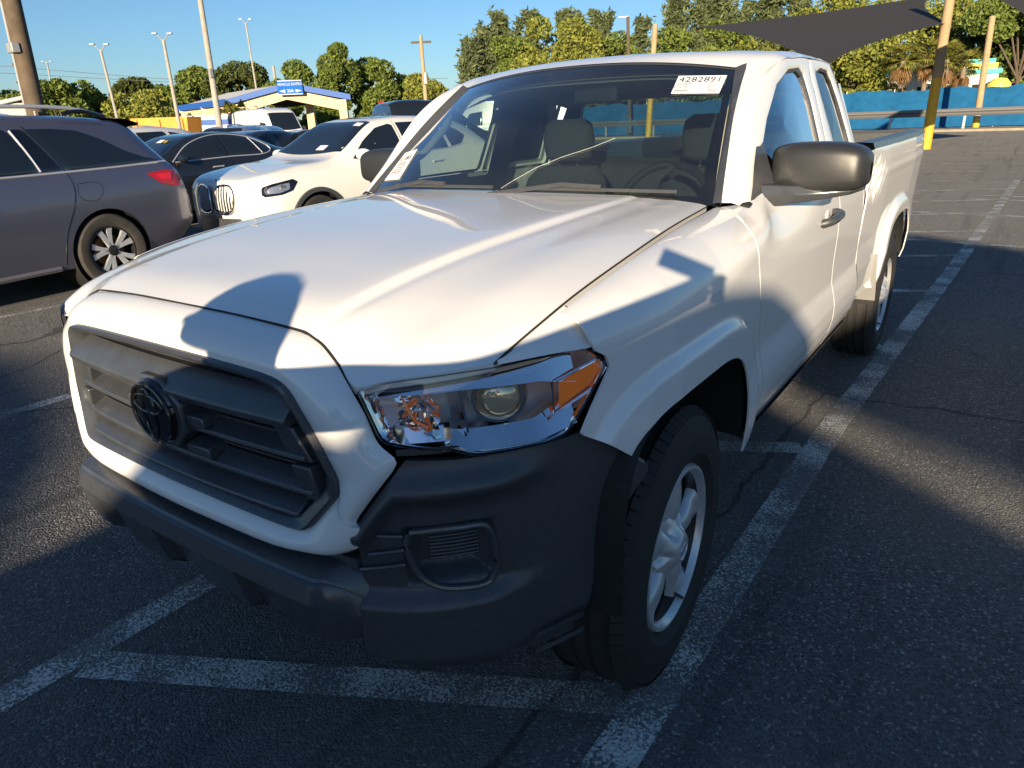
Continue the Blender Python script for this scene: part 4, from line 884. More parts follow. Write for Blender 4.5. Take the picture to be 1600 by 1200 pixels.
# ---- grey family SUV whose tail is seen at the left
grey_paint = paint('grey_purple_metallic_paint', (.115, .12, .175), .55, .28)
zS = lambda *a: a
suv = Car('parked_suv', 'grey purple seven seat SUV with chrome window line and two tone rear wheel', [
    (0.00, .34, .70, .74, .50, .62, .60, .45), (.08, .24, .80, .88, .72, .84, .80, .60), (.5, .22, .93, 1.03, .88, .95, .90, .70), (1.2, .22, 1.02, 1.13, .93, .975, .92, .74), (1.55, .22, 1.06, 1.24, .94, .98, .925, .70), (2.2, .22, 1.10, 1.63, .945, .98, .925, .66), (2.9, .22, 1.13, 1.715, .945, .98, .93, .68), (3.6, .22, 1.165, 1.71, .945, .985, .935, .68), (4.2, .24, 1.19, 1.68, .94, .985, .93, .66), (4.50, .28, 1.205, 1.635, .92, .975, .92, .64), (4.66, .31, 1.20, 1.46, .90, .965, .915, .66), (4.80, .34, 1.15, 1.24, .87, .95, .90, .70), (4.92, .40, .98, 1.05, .82, .92, .87, .70), (4.99, .48, .80, .84, .70, .82, .78, .6)],
    [(.97, .375), (3.87, .375)], .375, grey_paint, (-6.58, -1.96, 0), R(7), ny=120, arch=1.13)
def SL(y): return y + 3.93        # photo-measured offsets from the rear axle
suv.side('rear_quarter_window', [(SL(-.52), 1.575), (SL(-.28), 1.575), (SL(-.02), 1.55), (SL(.20), 1.45), (SL(.36), 1.345), (SL(.56), 1.265), (SL(.74), 1.225), (SL(.25), 1.205), (SL(-.33), 1.19)], tint_glass)
suv.side('rear_door_window', [(SL(-1.75), 1.57), (SL(-.66), 1.575), (SL(-.56), 1.20), (SL(-.62), 1.185), (SL(-1.78), 1.165)], tint_glass)
suv.side('pillar_panel', [(SL(-.64), 1.575), (SL(-.535), 1.575), (SL(-.35), 1.195), (SL(-.545), 1.19)], gloss_black, .003)
suv.side('front_door_window', [(SL(-2.45), 1.40), (SL(-2.0), 1.56), (SL(-1.82), 1.57), (SL(-1.86), 1.16), (SL(-2.8), 1.13)], tint_glass)
suv.strip('window_chrome', [(SL(-2.8), 1.115), (SL(-1.5), 1.155), (SL(-.5), 1.172), (SL(.2), 1.188), (SL(.80), 1.212)], .011, bright_alloy, .002)
suv.strip('pillar_chrome', [(SL(-.655), 1.565), (SL(-.60), 1.36), (SL(-.56), 1.195)], .009, bright_alloy, .004)
suv.strip('door_gap', [(SL(-.53), 1.60), (SL(-.335), 1.18), (SL(-.31), 1.03), (SL(-.36), .86), (SL(-.50), .60), (SL(-.57), .32)], .005, gloss_black, -.001)
suv.strip('fuel_flap_edge', [(SL(-.27), 1.06), (SL(-.06), 1.055), (SL(-.03), 1.0), (SL(-.10), .90), (SL(-.24), .90), (SL(-.29), .96), (SL(-.27), 1.06)], .0035, dark, -.001, sides=(1,), n=40)
suv.strip('sill_moulding', [(SL(-2.4), .27), (SL(-.62), .29)], .03, principled('grey_moulding', (.16, .155, .165), .4, .3), -.01)
suv.side('tail_lamp', [(SL(.50), 1.10), (SL(.70), 1.125), (SL(.88), 1.12), (SL(.93), .94), (SL(.80), .945), (SL(.64), .99)], red_lens, .012)
suv.side('tail_lamp_core', [(SL(.60), 1.085), (SL(.80), 1.095), (SL(.78), 1.02), (SL(.66), 1.03)], principled('bright_red_lens', (.75, .01, .015), .2, 0, .5, emit=(.8, .0, .0), power=.06), .016)
for sg in (1, -1):
    MB().tube(cr([(sg * .685, 2.0, 1.66), (sg * .70, 2.3, 1.735), (sg * .70, 3.2, 1.775), (sg * .69, 3.95, 1.755), (sg * .675, 4.25, 1.69)], 24), .018, 8).build('roof_rail', bright_alloy, suv.root)
    MB().tube(cr([(sg * .69, 3.85, 1.71), (sg * .69, 4.0, 1.735), (sg * .675, 4.28, 1.68)], 10), .022, 8).build('roof_rail_end', gloss_black, suv.root)
MB().grid([[(x, y, z - .03 * (x / .62)**2) for x in np.linspace(-.62, .62, 9)] for y, z in ((4.30, 1.70), (4.55, 1.685), (4.70, 1.64), (4.68, 1.62), (4.5, 1.60))]).build('roof_spoiler', gloss_black, suv.root)
suv.top('rear_window', 4.58, 4.80, .60, .72, tint_glass)
for sg in (1, -1):
    suv.wheel((sg * .86, 3.87, .375), sg, .375, .235, 5, 'twin', rubber_tan, dark_alloy, .245, bright_alloy); suv.wheel((sg * .86, .97, .375), sg, .375, .235, 5, 'twin', rubber_tan, dark_alloy, .245, bright_alloy)
suv.mirror(1.75, 1.20, grey_paint)
# ---- white crossover with twin kidney grille
cream = paint('white_crossover_paint', (.76, .75, .70), 0, .3)
bm_ = Car('parked_crossover', 'white compact crossover with twin upright chrome slat grilles facing the lot', [
    (-.04, .46, .80, .90, .40, .46, .43, .34), (.0, .34, .86, .96, .60, .66, .62, .50), (.10, .28, .90, 1.0, .76, .82, .77, .62), (.26, .24, .94, 1.04, .86, .91, .86, .70), (.7, .21, 1.00, 1.11, .90, .94, .89, .72), (1.25, .21, 1.05, 1.17, .91, .945, .89, .74), (1.55, .21, 1.08, 1.32, .91, .945, .89, .69), (2.05, .21, 1.11, 1.59, .91, .945, .89, .62), (2.5, .21, 1.13, 1.665, .91, .945, .895, .63), (3.1, .21, 1.155, 1.67, .91, .945, .895, .63), (3.75, .22, 1.18, 1.62, .91, .945, .89, .60), (4.15, .26, 1.19, 1.50, .90, .94, .88, .58), (4.42, .31, 1.17, 1.27, .88, .92, .86, .66), (4.60, .36, 1.02, 1.10, .84, .90, .84, .68), (4.71, .45, .80, .86, .74, .82, .78, .62)],
    [(.84, .37), (3.70, .37)], .37, cream, (-6.52, 3.58, 0), R(-3), ny=120, arch=1.14, clad=plastic)
bm_.root.scale = (.965, .965, .965)
bm_.top('windshield', 1.33, 2.10, .72, .565, tint_glass, bow0=.10, bow1=.03); bm_.top('sunroof', 2.35, 3.4, .50, .50, gloss_black)
bm_.top('rear_window', 3.95, 4.36, .50, .60, tint_glass)
bm_.side('front_door_window', [(1.52, 1.14), (1.82, 1.36), (2.12, 1.52), (2.42, 1.575), (2.44, 1.16), (1.56, 1.125)], tint_glass)
bm_.side('rear_door_window', [(2.50, 1.58), (3.05, 1.585), (3.30, 1.55), (3.38, 1.20), (2.52, 1.165)], tint_glass)
bm_.side('quarter_window', [(3.36, 1.545), (3.68, 1.47), (3.86, 1.36), (3.70, 1.245), (3.45, 1.21)], tint_glass)
bm_.strip('window_chrome', [(1.52, 1.12), (2.4, 1.15), (3.4, 1.195), (3.75, 1.24)], .008, bright_alloy, .002)
bm_.side('headlight', [(.09, .80), (.11, .89), (.22, .925), (.50, .965), (.56, .93), (.46, .83), (.30, .79), (.12, .775)], gloss_black, .006)
bm_.side('headlight_reflector', [(.13, .81), (.15, .875), (.30, .91), (.44, .925), (.42, .85), (.28, .815)], principled('lamp_reflector', (.45, .47, .5), .2, .7), .010)
for sg in (1, -1):
    for yy, zz in ((.15, .85), (.33, .87)):
        x = sg * (bm_.X(yy, zz) + .004); MB().lathe([(.0, sg * .006), (.02, sg * .010), (.030, sg * .016), (.036, sg * .016), (.040, 0)], (x, yy, zz), 'X', 20).build('headlight_projector', principled('lamp_mirror', (.7, .7, .7), .12, .9), bm_.root)
    kg = empty('kidney_grille'); kg.parent = bm_.root
    kc = [(.035, .60), (.045, .78), (.09, .885), (.22, .92), (.35, .90), (.405, .81), (.385, .66), (.31, .59), (.12, .575)]
    def fy(x, z): return -.100 + .36 * abs(x)**2 + .20 * max(z - .75, 0)
    ringp = cr([(sg * x, fy(x, z) - .012, z) for x, z in kc + [kc[0]]], 40); MB().tube(ringp, .013, 8, cap=False).build('grille_surround', chrome, kg)
    mb = MB(); mb.add([tuple(p + np.array([0, .02, 0])) for p in ringp[:-1]], [tuple(range(39))]); mb.build('grille_opening', dark, kg, smooth=False)
    for k in range(7):
        x = .075 + k * .0475; z0 = .60 + .01 * abs(k - 3) ; z1 = .90 - .007 * (k - 3)**2 * .6
        MB().tube(cr([(sg * x, fy(x, z) - .004, z) for z in (z0, (z0 + z1) / 2, z1)], 6), .010, 6).build('grille_slat', bright_alloy, kg)
    bm_.side('fog_lamp', [(.12, .50), (.34, .53), (.36, .47), (.16, .45)], chrome, .008, sides=(sg,))
MB().grid([[(x, fy(x, .5) - .012 + .10 * max(abs(x) - .5, 0), z) for z in (.28, .40, .52)] for x in np.linspace(-.66, .66, 17)]).build('lower_air_intake', plastic, bm_.root)
MB().lathe([(.0, -.02), (.035, -.018), (.042, -.008), (.042, .0)], (0, .02, .955), 'Y', 24).build('nose_badge', principled('badge_blue', (.03, .12, .35), .2, 0, .6), bm_.root)
for sg in (1, -1):
    bm_.wheel((sg * .83, .84, .37), sg, .37, .24, 5, 'twin', rubber, silver, .24); bm_.wheel((sg * .83, 3.70, .37), sg, .37, .24, 5, 'twin', rubber, silver, .24)
bm_.mirror(1.62, 1.19, cream, sz=(.20, .12, .15)); bm_.strip('door_gap', [(2.46, 1.60), (2.47, .9), (2.42, .35)], .004, dark, -.001)
for yy in (1.95, 2.95): bm_.strip('door_handle', [(yy, 1.02), (yy + .2, 1.03)], .014, cream, .02)
bm_.side('tail_lamp', [(4.05, 1.03), (4.35, 1.06), (4.52, 1.02), (4.55, .93), (4.30, .92)], red_lens, .008)
for (x, y, w, h) in ((.28, 1.42, .17, .1), (.47, 1.95, .14, .09)):
    MB().grid([[(x + w * a - w / 2, y + h * b, bm_.Z(x + w * a - w / 2, y + h * b) + .012) for b in (0, 1)] for a in (0, 1)]).build('window_sticker', paper, bm_.root)
# ---- black sedan behind
blk = paint('black_car_paint', (.010, .012, .016), 0, .22)
SED = [(0, .36, .66, .70, .56, .66, .62, .48), (.10, .24, .76, .82, .74, .82, .78, .6), (.6, .2, .90, .97, .87, .93, .88, .68), (1.3, .2, .98, 1.06, .90, .95, .89, .72), (1.55, .2, 1.0, 1.14, .90, .95, .89, .68), (2.2, .2, 1.04, 1.44, .90, .95, .88, .58), (2.8, .2, 1.06, 1.50, .90, .95, .88, .58), (3.4, .2, 1.08, 1.44, .90, .95, .88, .57), (4.0, .22, 1.09, 1.20, .90, .94, .87, .60), (4.35, .24, 1.09, 1.14, .89, .93, .86, .66), (4.85, .30, 1.04, 1.09, .86, .91, .84, .68), (4.98, .42, .86, .92, .78, .84, .8, .62)]
def sedan(name, label, col, loc, rz, trim=bright_alloy, group=None, k=1.0, parts=True, glassm=tint_glass, ny=70):
    c = Car(name, label, SED, [(.92, .345), (3.85, .345)], .345, col, loc, rz, group, ny=ny)
    c.top('windshield', 1.52, 2.22, .70, .53, glassm, bow0=.08); c.top('rear_window', 3.45, 4.05, .50, .60, glassm)
    c.side('front_door_window', [(1.72, 1.08), (2.1, 1.30), (2.35, 1.39), (2.62, 1.43), (2.66, 1.10), (1.76, 1.06)], glassm)
    c.side('rear_door_window', [(2.72, 1.43), (3.15, 1.42), (3.42, 1.34), (3.62, 1.20), (3.55, 1.13), (2.74, 1.10)], glassm)
    c.side('tail_lamp', [(4.60, .98), (4.90, .99), (4.92, .84), (4.70, .84)], red_lens, .008); c.side('headlight', [(.12, .72), (.45, .80), (.42, .70), (.15, .66)], clear_white, .006)
    if parts:
        c.strip('window_chrome', [(1.68, 1.055), (2.1, 1.315), (2.6, 1.447), (3.1, 1.437), (3.45, 1.35), (3.68, 1.19), (3.58, 1.115), (2.7, 1.08), (1.72, 1.045)], .010, trim, .003, n=60)
        c.strip('window_divider', [(2.68, 1.44), (2.70, 1.09)], .012, gloss_black, .004); c.strip('quarter_divider', [(3.32, 1.38), (3.44, 1.11)], .009, trim, .004)
        for yy in (2.35, 3.3): c.strip('door_handle', [(yy, .93), (yy + .2, .935)], .013, trim, .018)
        c.mirror(1.80, 1.09, col)
    for sg in (1, -1):
        for yy in (.92, 3.85): c.wheel((sg * .82, yy, .345), sg, .345, .22, 5, 'five', rubber, silver, .22, parts=parts)
    return c
sd = sedan('parked_sedan', 'long black sedan with bright window trim parked behind the grey SUV', blk, (-10.93, 3.45, 0), R(0))
for (x, y, w, h, mm) in ((-.05, 1.95, .16, .10, paper), (.16, 1.95, .16, .08, principled('yellow_sticker', (.75, .5, .05), .6))):
    MB().grid([[(x + w * a, y + h * b, sd.Z(x + w * a, y + h * b) + .012) for b in (0, 1)] for a in (0, 1)]).build('window_sticker', mm, sd.root)
# ================================================================ more vehicles in the rows behind
PICK = [(0, .45, .85, .90, .6, .72, .68, .55), (.10, .36, .98, 1.06, .85, .94, .90, .72), (.9, .34, 1.10, 1.20, .94, 1.0, .95, .78), (1.5, .34, 1.16, 1.25, .95, 1.01, .96, .78), (1.75, .34, 1.18, 1.40, .95, 1.01, .96, .74), (2.3, .34, 1.24, 1.84, .95, 1.01, .95, .64), (2.9, .34, 1.26, 1.94, .95, 1.01, .95, .66), (3.55, .34, 1.28, 1.92, .95, 1.01, .95, .66), (3.72, .34, 1.28, 1.84, .95, 1.01, .95, .68), (3.78, .36, 1.28, 1.40, .95, 1.01, .96, .86), (4.2, .38, 1.32, 1.40, .95, 1.01, .97, .90), (5.6, .42, 1.33, 1.40, .94, 1.0, .97, .90), (5.78, .50, 1.30, 1.36, .90, .97, .95, .88)]
pos = gpt(428, 17.5); hd = math.atan2(-.48, -.87)
rt = Car('parked_pickup', 'black full size pickup with red and white tail lamps behind the white crossover', PICK, [(1.0, .41), (4.6, .41)], .41, blk, (0, 0, 0), 0, cat='pickup truck', ny=110, arch=1.15)
ang = math.atan2(.48, .87); nose = np.array([.48, .87]) / np.hypot(.48, .87)       # nose points away to the right
rt.root.rotation_euler = (0, 0, math.pi - ang); rt.root.location = (pos[0] + nose[0] * 6.4, pos[1] + nose[1] * 6.4, 0); rt.root.scale = (1.05, 1.05, 1.05)
rt.side('front_window', [(2.0, 1.30), (2.35, 1.62), (2.80, 1.80), (2.84, 1.32)], tint_glass); rt.side('rear_door_window', [(2.90, 1.80), (3.45, 1.78), (3.52, 1.36), (2.92, 1.33)], tint_glass)
rt.top('windshield', 1.72, 2.32, .80, .62, tint_glass, bow0=.08)
MB().grid([[(x, 3.79 - .10 * (z - 1.45) / .4, z) for z in (1.45, 1.82)] for x in (-.62, .62)]).build('back_window', tint_glass, rt.root); MB().box((0, 3.70, 1.925), (.34, .04, .035)).build('high_brake_lamp', red_lens, rt.root)
for sg in (1, -1):
    MB().box((sg * .93, 5.72, 1.10), (.13, .16, .34)).build('tail_lamp', red_lens, rt.root, bevel=.03); MB().box((sg * .945, 5.75, 1.03), (.115, .14, .12)).build('reversing_lamp', clear_white, rt.root, bevel=.02)
    for yy in (1.0, 4.6): rt.wheel((sg * .88, yy, .41), sg, .41, .27, 5, 'five', rubber, silver, .25)
MB().box((0, 5.86, .60), (1.9, .16, .2)).build('rear_bumper', chrome, rt.root, bevel=.04)
rt.mirror(2.05, 1.32, blk, sz=(.2, .12, .2))
# far rows: sedans and wagons whose roofs show above the nearer cars
WAG = [(0, .38, .70, .75, .56, .68, .64, .5), (.1, .25, .82, .90, .76, .85, .8, .6), (.7, .22, .95, 1.03, .88, .93, .88, .68), (1.2, .22, 1.0, 1.09, .9, .94, .89, .7), (1.45, .22, 1.03, 1.2, .9, .94, .89, .66), (2.0, .22, 1.07, 1.58, .9, .94, .88, .6), (2.6, .22, 1.09, 1.66, .9, .94, .88, .62), (3.6, .22, 1.12, 1.64, .9, .94, .88, .62), (4.1, .25, 1.13, 1.55, .89, .93, .87, .6), (4.4, .3, 1.12, 1.25, .87, .92, .86, .66), (4.6, .4, .9, .95, .8, .86, .8, .6)]
def wagon(name, label, col, loc, rz, group=None):
    c = Car(name, label, WAG, [(.85, .35), (3.6, .35)], .35, col, loc, rz, group, ny=60)
    c.top('windshield', 1.38, 2.05, .70, .55, tint_glass, bow0=.08); c.top('rear_window', 4.15, 4.4, .52, .62, tint_glass)
    c.side('front_door_window', [(1.6, 1.10), (1.95, 1.36), (2.4, 1.54), (2.42, 1.13)], tint_glass); c.side('rear_door_window', [(2.5, 1.55), (3.25, 1.56), (3.3, 1.15), (2.52, 1.13)], tint_glass); c.side('quarter_window', [(3.36, 1.55), (3.85, 1.48), (4.0, 1.25), (3.4, 1.16)], tint_glass)
    c.strip('window_chrome', [(1.6, 1.075), (3.4, 1.135), (4.05, 1.22)], .009, bright_alloy, .003); c.strip('roof_rail', [(2.2, 1.645), (3.0, 1.70), (3.9, 1.64)], .014, bright_alloy, .03)
    c.side('tail_lamp', [(4.1, 1.05), (4.4, 1.06), (4.5, .9), (4.2, .9)], red_lens, .006); c.side('headlight', [(.14, .76), (.5, .86), (.48, .75), (.16, .70)], clear_white, .006); c.mirror(1.65, 1.14, col)
    for sg in (1, -1):
        for yy in (.85, 3.6): c.wheel((sg * .8, yy, .35), sg, .35, .22, parts=False)
    return c
silv = paint('silver_car_paint', (.42, .43, .45), .5); navy = paint('dark_blue_car_paint', (.02, .035, .07), .3); gry = paint('mid_grey_car_paint', (.12, .125, .13), .5); wht = paint('white_car_paint', (.72, .72, .70))
def putc(fn, name, label, col, px, D, rz, group=None, **k):
    p = gpt(px, D); return fn(name, label, col, (p[0], p[1], 0), rz, group, **k)
putc(sedan, 'parked_sedan', 'dark blue sedan between the black sedan and the silver wagon', navy, 205, 15.5, R(4), parts=False, ny=50)
putc(wagon, 'parked_wagon', 'silver wagon with dark side windows in the row before the canopy', silv, 300, 21, R(35))
putc(sedan, 'parked_sedan', 'dark grey sedan in front of the orange container', gry, 255, 23, R(30), parts=False, ny=50)
putc(wagon, 'parked_wagon', 'pale silver wagon close beside the white cargo van', paint('pale_silver_paint', (.55, .56, .56), .4), 352, 26, R(35))
putc(sedan, 'parked_sedan', 'black sedan low in front of the pale silver wagon', blk, 395, 22, R(55), parts=False, ny=50)
putc(wagon, 'parked_wagon', 'white wagon beyond the wooden utility pole', wht, -10, 17, R(12))
# cargo vans
VAN = [(0, .35, .80, .86, .62, .74, .70, .6), (.12, .26, .98, 1.08, .85, .95, .92, .75), (.7, .24, 1.12, 1.30, .95, 1.0, .97, .80), (1.0, .24, 1.2, 1.72, .96, 1.01, .98, .80), (1.5, .24, 1.3, 2.35, .97, 1.02, .99, .80), (2.0, .24, 1.4, 2.56, .97, 1.02, 1.0, .86), (3.0, .24, 1.4, 2.60, .97, 1.02, 1.0, .88), (5.6, .26, 1.4, 2.58, .97, 1.02, 1.0, .88), (5.9, .3, 1.4, 2.54, .96, 1.01, .99, .88), (5.97, .34, 1.4, 2.5, .95, 1.0, .98, .86)]
vanw = paint('white_van_paint', (.74, .74, .72)); vblue = principled('van_lettering_blue', (.05, .13, .40), .5)
def van(name, label, loc, rz):
    c = Car(name, label, VAN, [(.95, .36), (4.7, .36)], .36, vanw, loc, rz, 'white cargo vans', 'van', ny=80, arch=1.2)
    c.top('windshield', .85, 1.5, .86, .74, tint_glass, bow0=.06); c.side('cab_window', [(1.12, 1.36), (1.45, 1.85), (2.0, 1.92), (2.0, 1.36)], tint_glass)
    c.side('headlight', [(.14, .92), (.5, 1.08), (.5, .9), (.18, .82)], clear_white); c.strip('side_moulding', [(1.5, .75), (5.5, .75)], .03, plastic, .0); c.mirror(1.15, 1.5, plastic, sz=(.2, .14, .34))
    for sg in (1, -1):
        MB().grid([[(sg * x, 5.985, z) for z in (1.45, 2.1)] for x in (.12, .78)]).build('rear_door_window', tint_glass, c.root); MB().box((sg * .90, 5.97, 1.25), (.10, .05, .5)).build('tail_lamp', red_lens, c.root)
        for k, (yy, zz, w_2) in enumerate(((3.9, 1.75, .5), (3.95, 1.62, .62), (3.9, 1.5, .45))): c.side('side_lettering', [(yy - w_2 / 2, zz), (yy + w_2 / 2, zz), (yy + w_2 / 2, zz - .08), (yy - w_2 / 2, zz - .08)], vblue, .006, sides=(sg,))
        for yy in (.95, 4.7): c.wheel((sg * .86, yy, .36), sg, .36, .22, parts=False)
    return c
p = gpt(460, 39); nd = .62 * C_R + .78 * -C_F; van('cargo_van', 'white high roof cargo van with blue lettering parked before the canopy', (p[0], p[1], 0), math.atan2(nd[0], -nd[1]))
p = gpt(690, 33); van('cargo_van', 'white high roof cargo van standing beyond the white crossover tail', (p[0], p[1], 0), R(-62))
# ================================================================ poles
wood = noisy(principled('weathered_wood', (.12, .088, .06), .9), 6, .35, .05, .4, 60); concrete = noisy(principled('concrete_pole_grey', (.36, .34, .30), .85), 5, .2, .05)
tanwood = noisy(principled('tan_post_wood', (.42, .30, .17), .85), 4, .2, .05); yellow = noisy(principled('yellow_post_paint', (.72, .42, .03), .55), 4, .12, .05); galv = principled('galvanised_steel', (.42, .43, .43), .5, .5)
def pole_from(name, label, px0, py0, px1, py1, D, r0, r1, mat, cat='pole', group=None):
    a = far(px0, py0, D); b = far(px1, py1, D); dirv = (b - a) / (b[2] - a[2]); base = a - dirv * a[2]; top = b
    o = tag(empty(name, tuple(base)), label, cat, group)
    MB().tube([(0, 0, -.05), tuple((top - base) * .5), tuple(top - base)], [r0, (r0 + r1) / 2, r1], 14).build('shaft', mat, o); return o, base, top
wp_, b0, t0 = pole_from('utility_pole', 'thick leaning brown wooden utility pole with conduit beside a grey cabinet', 55, 168, 2, -70, 12, .125, .105, wood)
d_0 = t0 - b0
MB().tube([tuple(d_0 * f + np.array([.15, -.08, 0])) for f in (.0, .35, .5)], .016, 8).build('conduit', galv, wp_); MB().tube([tuple(d_0 * f + np.array([-.16, -.06, 0])) for f in (.1, .6, 1.)], .018, 8).build('cable_guard', galv, wp_)
q = far(38, 76, 12) - b0; MB().box(tuple(q + np.array([.02, -.14, 0])), (.17, .10, .12)).build('junction_box', galv, wp_, bevel=.01)
for f in (.45, .52, .6, .66): MB().box(tuple(d_0 * f + np.array([-.17, -.09, 0])), (.03, .03, .03)).build('bolt', galv, wp_)
cb = gpt(34, 13.5); cab = tag(empty('meter_cabinet', (cb[0], cb[1], 0), R(-30)), 'pale grey metal meter cabinet with sloped lid at the foot of the wooden pole', 'cabinet')
pg = principled('pale_grey_metal', (.52, .52, .47), .6); MB().box((0, 0, 1.0), (.55, .4, 2.0)).build('cabinet_body', pg, cab, bevel=.01); MB().box((0, -.04, 2.03), (.66, .52, .06), rx=R(12)).build('cabinet_lid', galv, cab, bevel=.01); MB().box((0, -.205, 1.0), (.24, .012, 1.7)).build('cabinet_door', pg, cab)
for sg in (-1, 1): MB().tube([(sg * .13, -.215, .9), (sg * .13, -.215, 1.1)], .01, 6).build('door_handle', galv, cab)
def lamp_pole(px0, py0, px1, py1, D, label, tee=False, r=.085):
    o, b, t = pole_from('lamp_pole', label, px0, py0, px1, py1, D, r, r * .7, concrete, 'lamp pole', 'concrete lamp poles of the lot')
    h = t - b
    for sg in (-1, 1):
        A = h + np.array([0, 0, -.1]); B = h + C_R * sg * .30 + np.array([0, 0, .0 if tee else .26]); MB().tube([tuple(A), tuple(B)], .03, 6).build('lamp_arm', galv, o); MB().box(tuple(B + C_R * sg * .06), (.24, .16, .07), rz=math.atan2(C_R[1], C_R[0])).build('lamp_head', galv, o, bevel=.02)
lamp_pole(182, 180, 157, 78, 44, 'slim concrete pole with twin raised lamp heads beside the olive tree'); lamp_pole(278, 184, 255, 62, 40, 'concrete pole with twin raised lamp heads rising left of the canopy', r=.10)
lamp_pole(394, 98, 384, 36, 62, 'twin headed concrete lamp pole behind the canopy roof'); lamp_pole(80, 132, 73, 96, 80, 'far slim pole with a flat T shaped lamp head', tee=True, r=.09)
o, b, t = pole_from('concrete_pole', 'tall tapered concrete pole standing in front of the canopy', 338, 165, 309, -25, 30, .125, .09, concrete)
MB().box(tuple((t - b) * .55 + np.array([.12, -.1, 0])), (.12, .1, .3)).build('pole_box', galv, o)
o, b, t = pole_from('power_pole', 'wooden power pole with short crossarm among the round trees', 666, 165, 657, 55, 50, .15, .11, tanwood)
MB().box(tuple(t - b + np.array([0, 0, -.4])), (1.3, .12, .12), rz=.6).build('crossarm', wood, o); MB().lathe([(0, .4), (.16, .36), (.16, -.3), (0, -.34)], tuple(t - b + np.array([.25, -.1, -2.6])), 'Z', 12).build('transformer', galv, o)
o, b, t = pole_from('power_pole', 'brown wooden pole with a lamp arm before the tall pines', 982, 80, 981, 26, 60, .15, .12, wood); MB().box(tuple(t - b + np.array([-.35, 0, 0])), (.8, .2, .1), rz=.6).build('lamp_head', galv, o)
pole_from('concrete_pole', 'faint far concrete pole above the canopy roof', 430, 128, 427, 103, 95, .2, .16, concrete)
for k, (pa, pb) in enumerate((((-40, 112), (700, 122)), ((-40, 100), (690, 128)))):
    A = far(*pa, 85); B = far(*pb, 85); mid = (A + B) / 2 - np.array([0, 0, .8]); tag(MB().tube(cr([A, mid, B], 16), .022, 5).build('overhead_wire', principled('wire_grey', (.1, .1, .11), .7)), 'thin overhead wire sagging across the sky behind the poles', 'wire', 'overhead wires')
# shade sail posts, tan above and yellow below
def sail_post(px0, py0, px1, py1, D, yl, label, r=.13, split=.42):
    a = far(px0, py0, D); b = far(px1, py1, D); dirv = (b - a) / (b[2] - a[2]); base = a - dirv * a[2]; o = tag(empty('sail_post', tuple(base)), label, 'post', 'shade sail posts'); h = b - base
    MB().tube([(0, 0, -.05), tuple(h * split)], [r, r * .97], 16).build('painted_foot', yellow, o); MB().tube([tuple(h * split), tuple(h)], [r * .96, r * .85], 16).build('post_shaft', tanwood, o); return b
sail_post(1449, 213, 1494, -60, 30, .4, 'leaning round post painted yellow below at the end of the open bays', .17, .40)
sail_post(1526, 187, 1551, 25, 52, .2, 'round post with only its foot painted yellow near the guard rail', .19, .10)
sail_post(1012, 219, 1024, 38, 31, .4, 'yellow footed tan post rising behind the truck cab', .12, .48)
sail_mat = noisy(principled('charcoal_shade_cloth', (.030, .026, .026), .9), 3, .2, .03)
def sail(corners, sag, label, n=14):
    c = [np.array(p, float) for p in corners]; rows = []
    for i in range(n + 1):
        row = []
        for j in range(n + 1):
            u, v = i / n, j / n; bu, bv = 4 * u * (1 - u), 4 * v * (1 - v)
            uu = .5 + (u - .5) * (1 - .16 * bv); vv = .5 + (v - .5) * (1 - .16 * bu)
            row.append((c[0] * (1 - uu) + c[1] * uu) * (1 - vv) + (c[3] * (1 - uu) + c[2] * uu) * vv - np.array([0, 0, sag * bu * bv]))
        rows.append(row)
    return tag(MB().grid(rows).build('shade_sail', sail_mat), label, 'shade sail', 'charcoal shade sails')
sail([far(1088, 42, 34), far(1462, -8, 38), far(1480, 36, 30), far(1290, 104, 21)], .12, 'charcoal shade sail stretched above the truck bed to the yellow post')
sail([far(1535, -8, 24), far(1760, -60, 34), far(1800, 90, 30), far(1640, 70, 18)], .15, 'charcoal shade sail hanging in above the guard rail')
# ================================================================ fence, guard rail, kerb
bluecloth = noisy(principled('blue_fence_screen', (.009, .105, .25), .85, spec=.2), 2.5, .25, .05, .3, 30)
F0 = gpt(860, 66); F1 = gpt(1800, 58); fd = F1 - F0; fl = np.linalg.norm(fd[:2]); fdir = fd / fl
fz = lambda x: 2.45 + .08 * math.sin(x * 1.3) + .05 * math.sin(x * 4.1)
fen = tag(empty('screen_fence', tuple(F0)), 'long fence covered in bright blue screen cloth behind the guard rail', 'fence')
for k in range(int(fl / 3)):
    rows = []
    for q in np.linspace(0, 1, 9):
        s_ = 3 * k + 3 * q; w = .05 * math.sin(s_ * 2.3) + .04 * math.sin(q * math.pi * 2); rows.append([tuple(fdir * s_ + np.array([fdir[1], -fdir[0], 0]) * w * z / 2 + np.array([0, 0, z])) for z in np.linspace(.05, fz(s_), 5)])
    MB().grid(rows).build('screen_panel', bluecloth, fen); MB().tube([tuple(fdir * 3 * k + np.array([0, .1, 0])), tuple(fdir * 3 * k + np.array([0, .1, 2.55]))], .04, 8).build('fence_post', galv, fen)
G0 = gpt(860, 58); G1 = gpt(1800, 50); gd = G1 - G0; gl = np.linalg.norm(gd); gdir = gd / gl; gn = np.array([gdir[1], -gdir[0], 0])
gr_ = tag(empty('guard_rail', tuple(G0)), 'grey steel guard rail running in front of the blue fence', 'guard rail')
MB().grid([[tuple(gdir * s_ + gn * o_ + np.array([0, 0, z])) for o_, z in ((0, .82), (.05, .90), (.05, .98), (0, 1.02), (.05, 1.06), (.05, 1.14), (0, 1.22))] for s_ in np.linspace(0, gl, 30)]).build('rail_beam', principled('shaded_rail_steel', (.12, .12, .12), .6, .2), gr_)  # beam colour darkened to hold the sail's shade
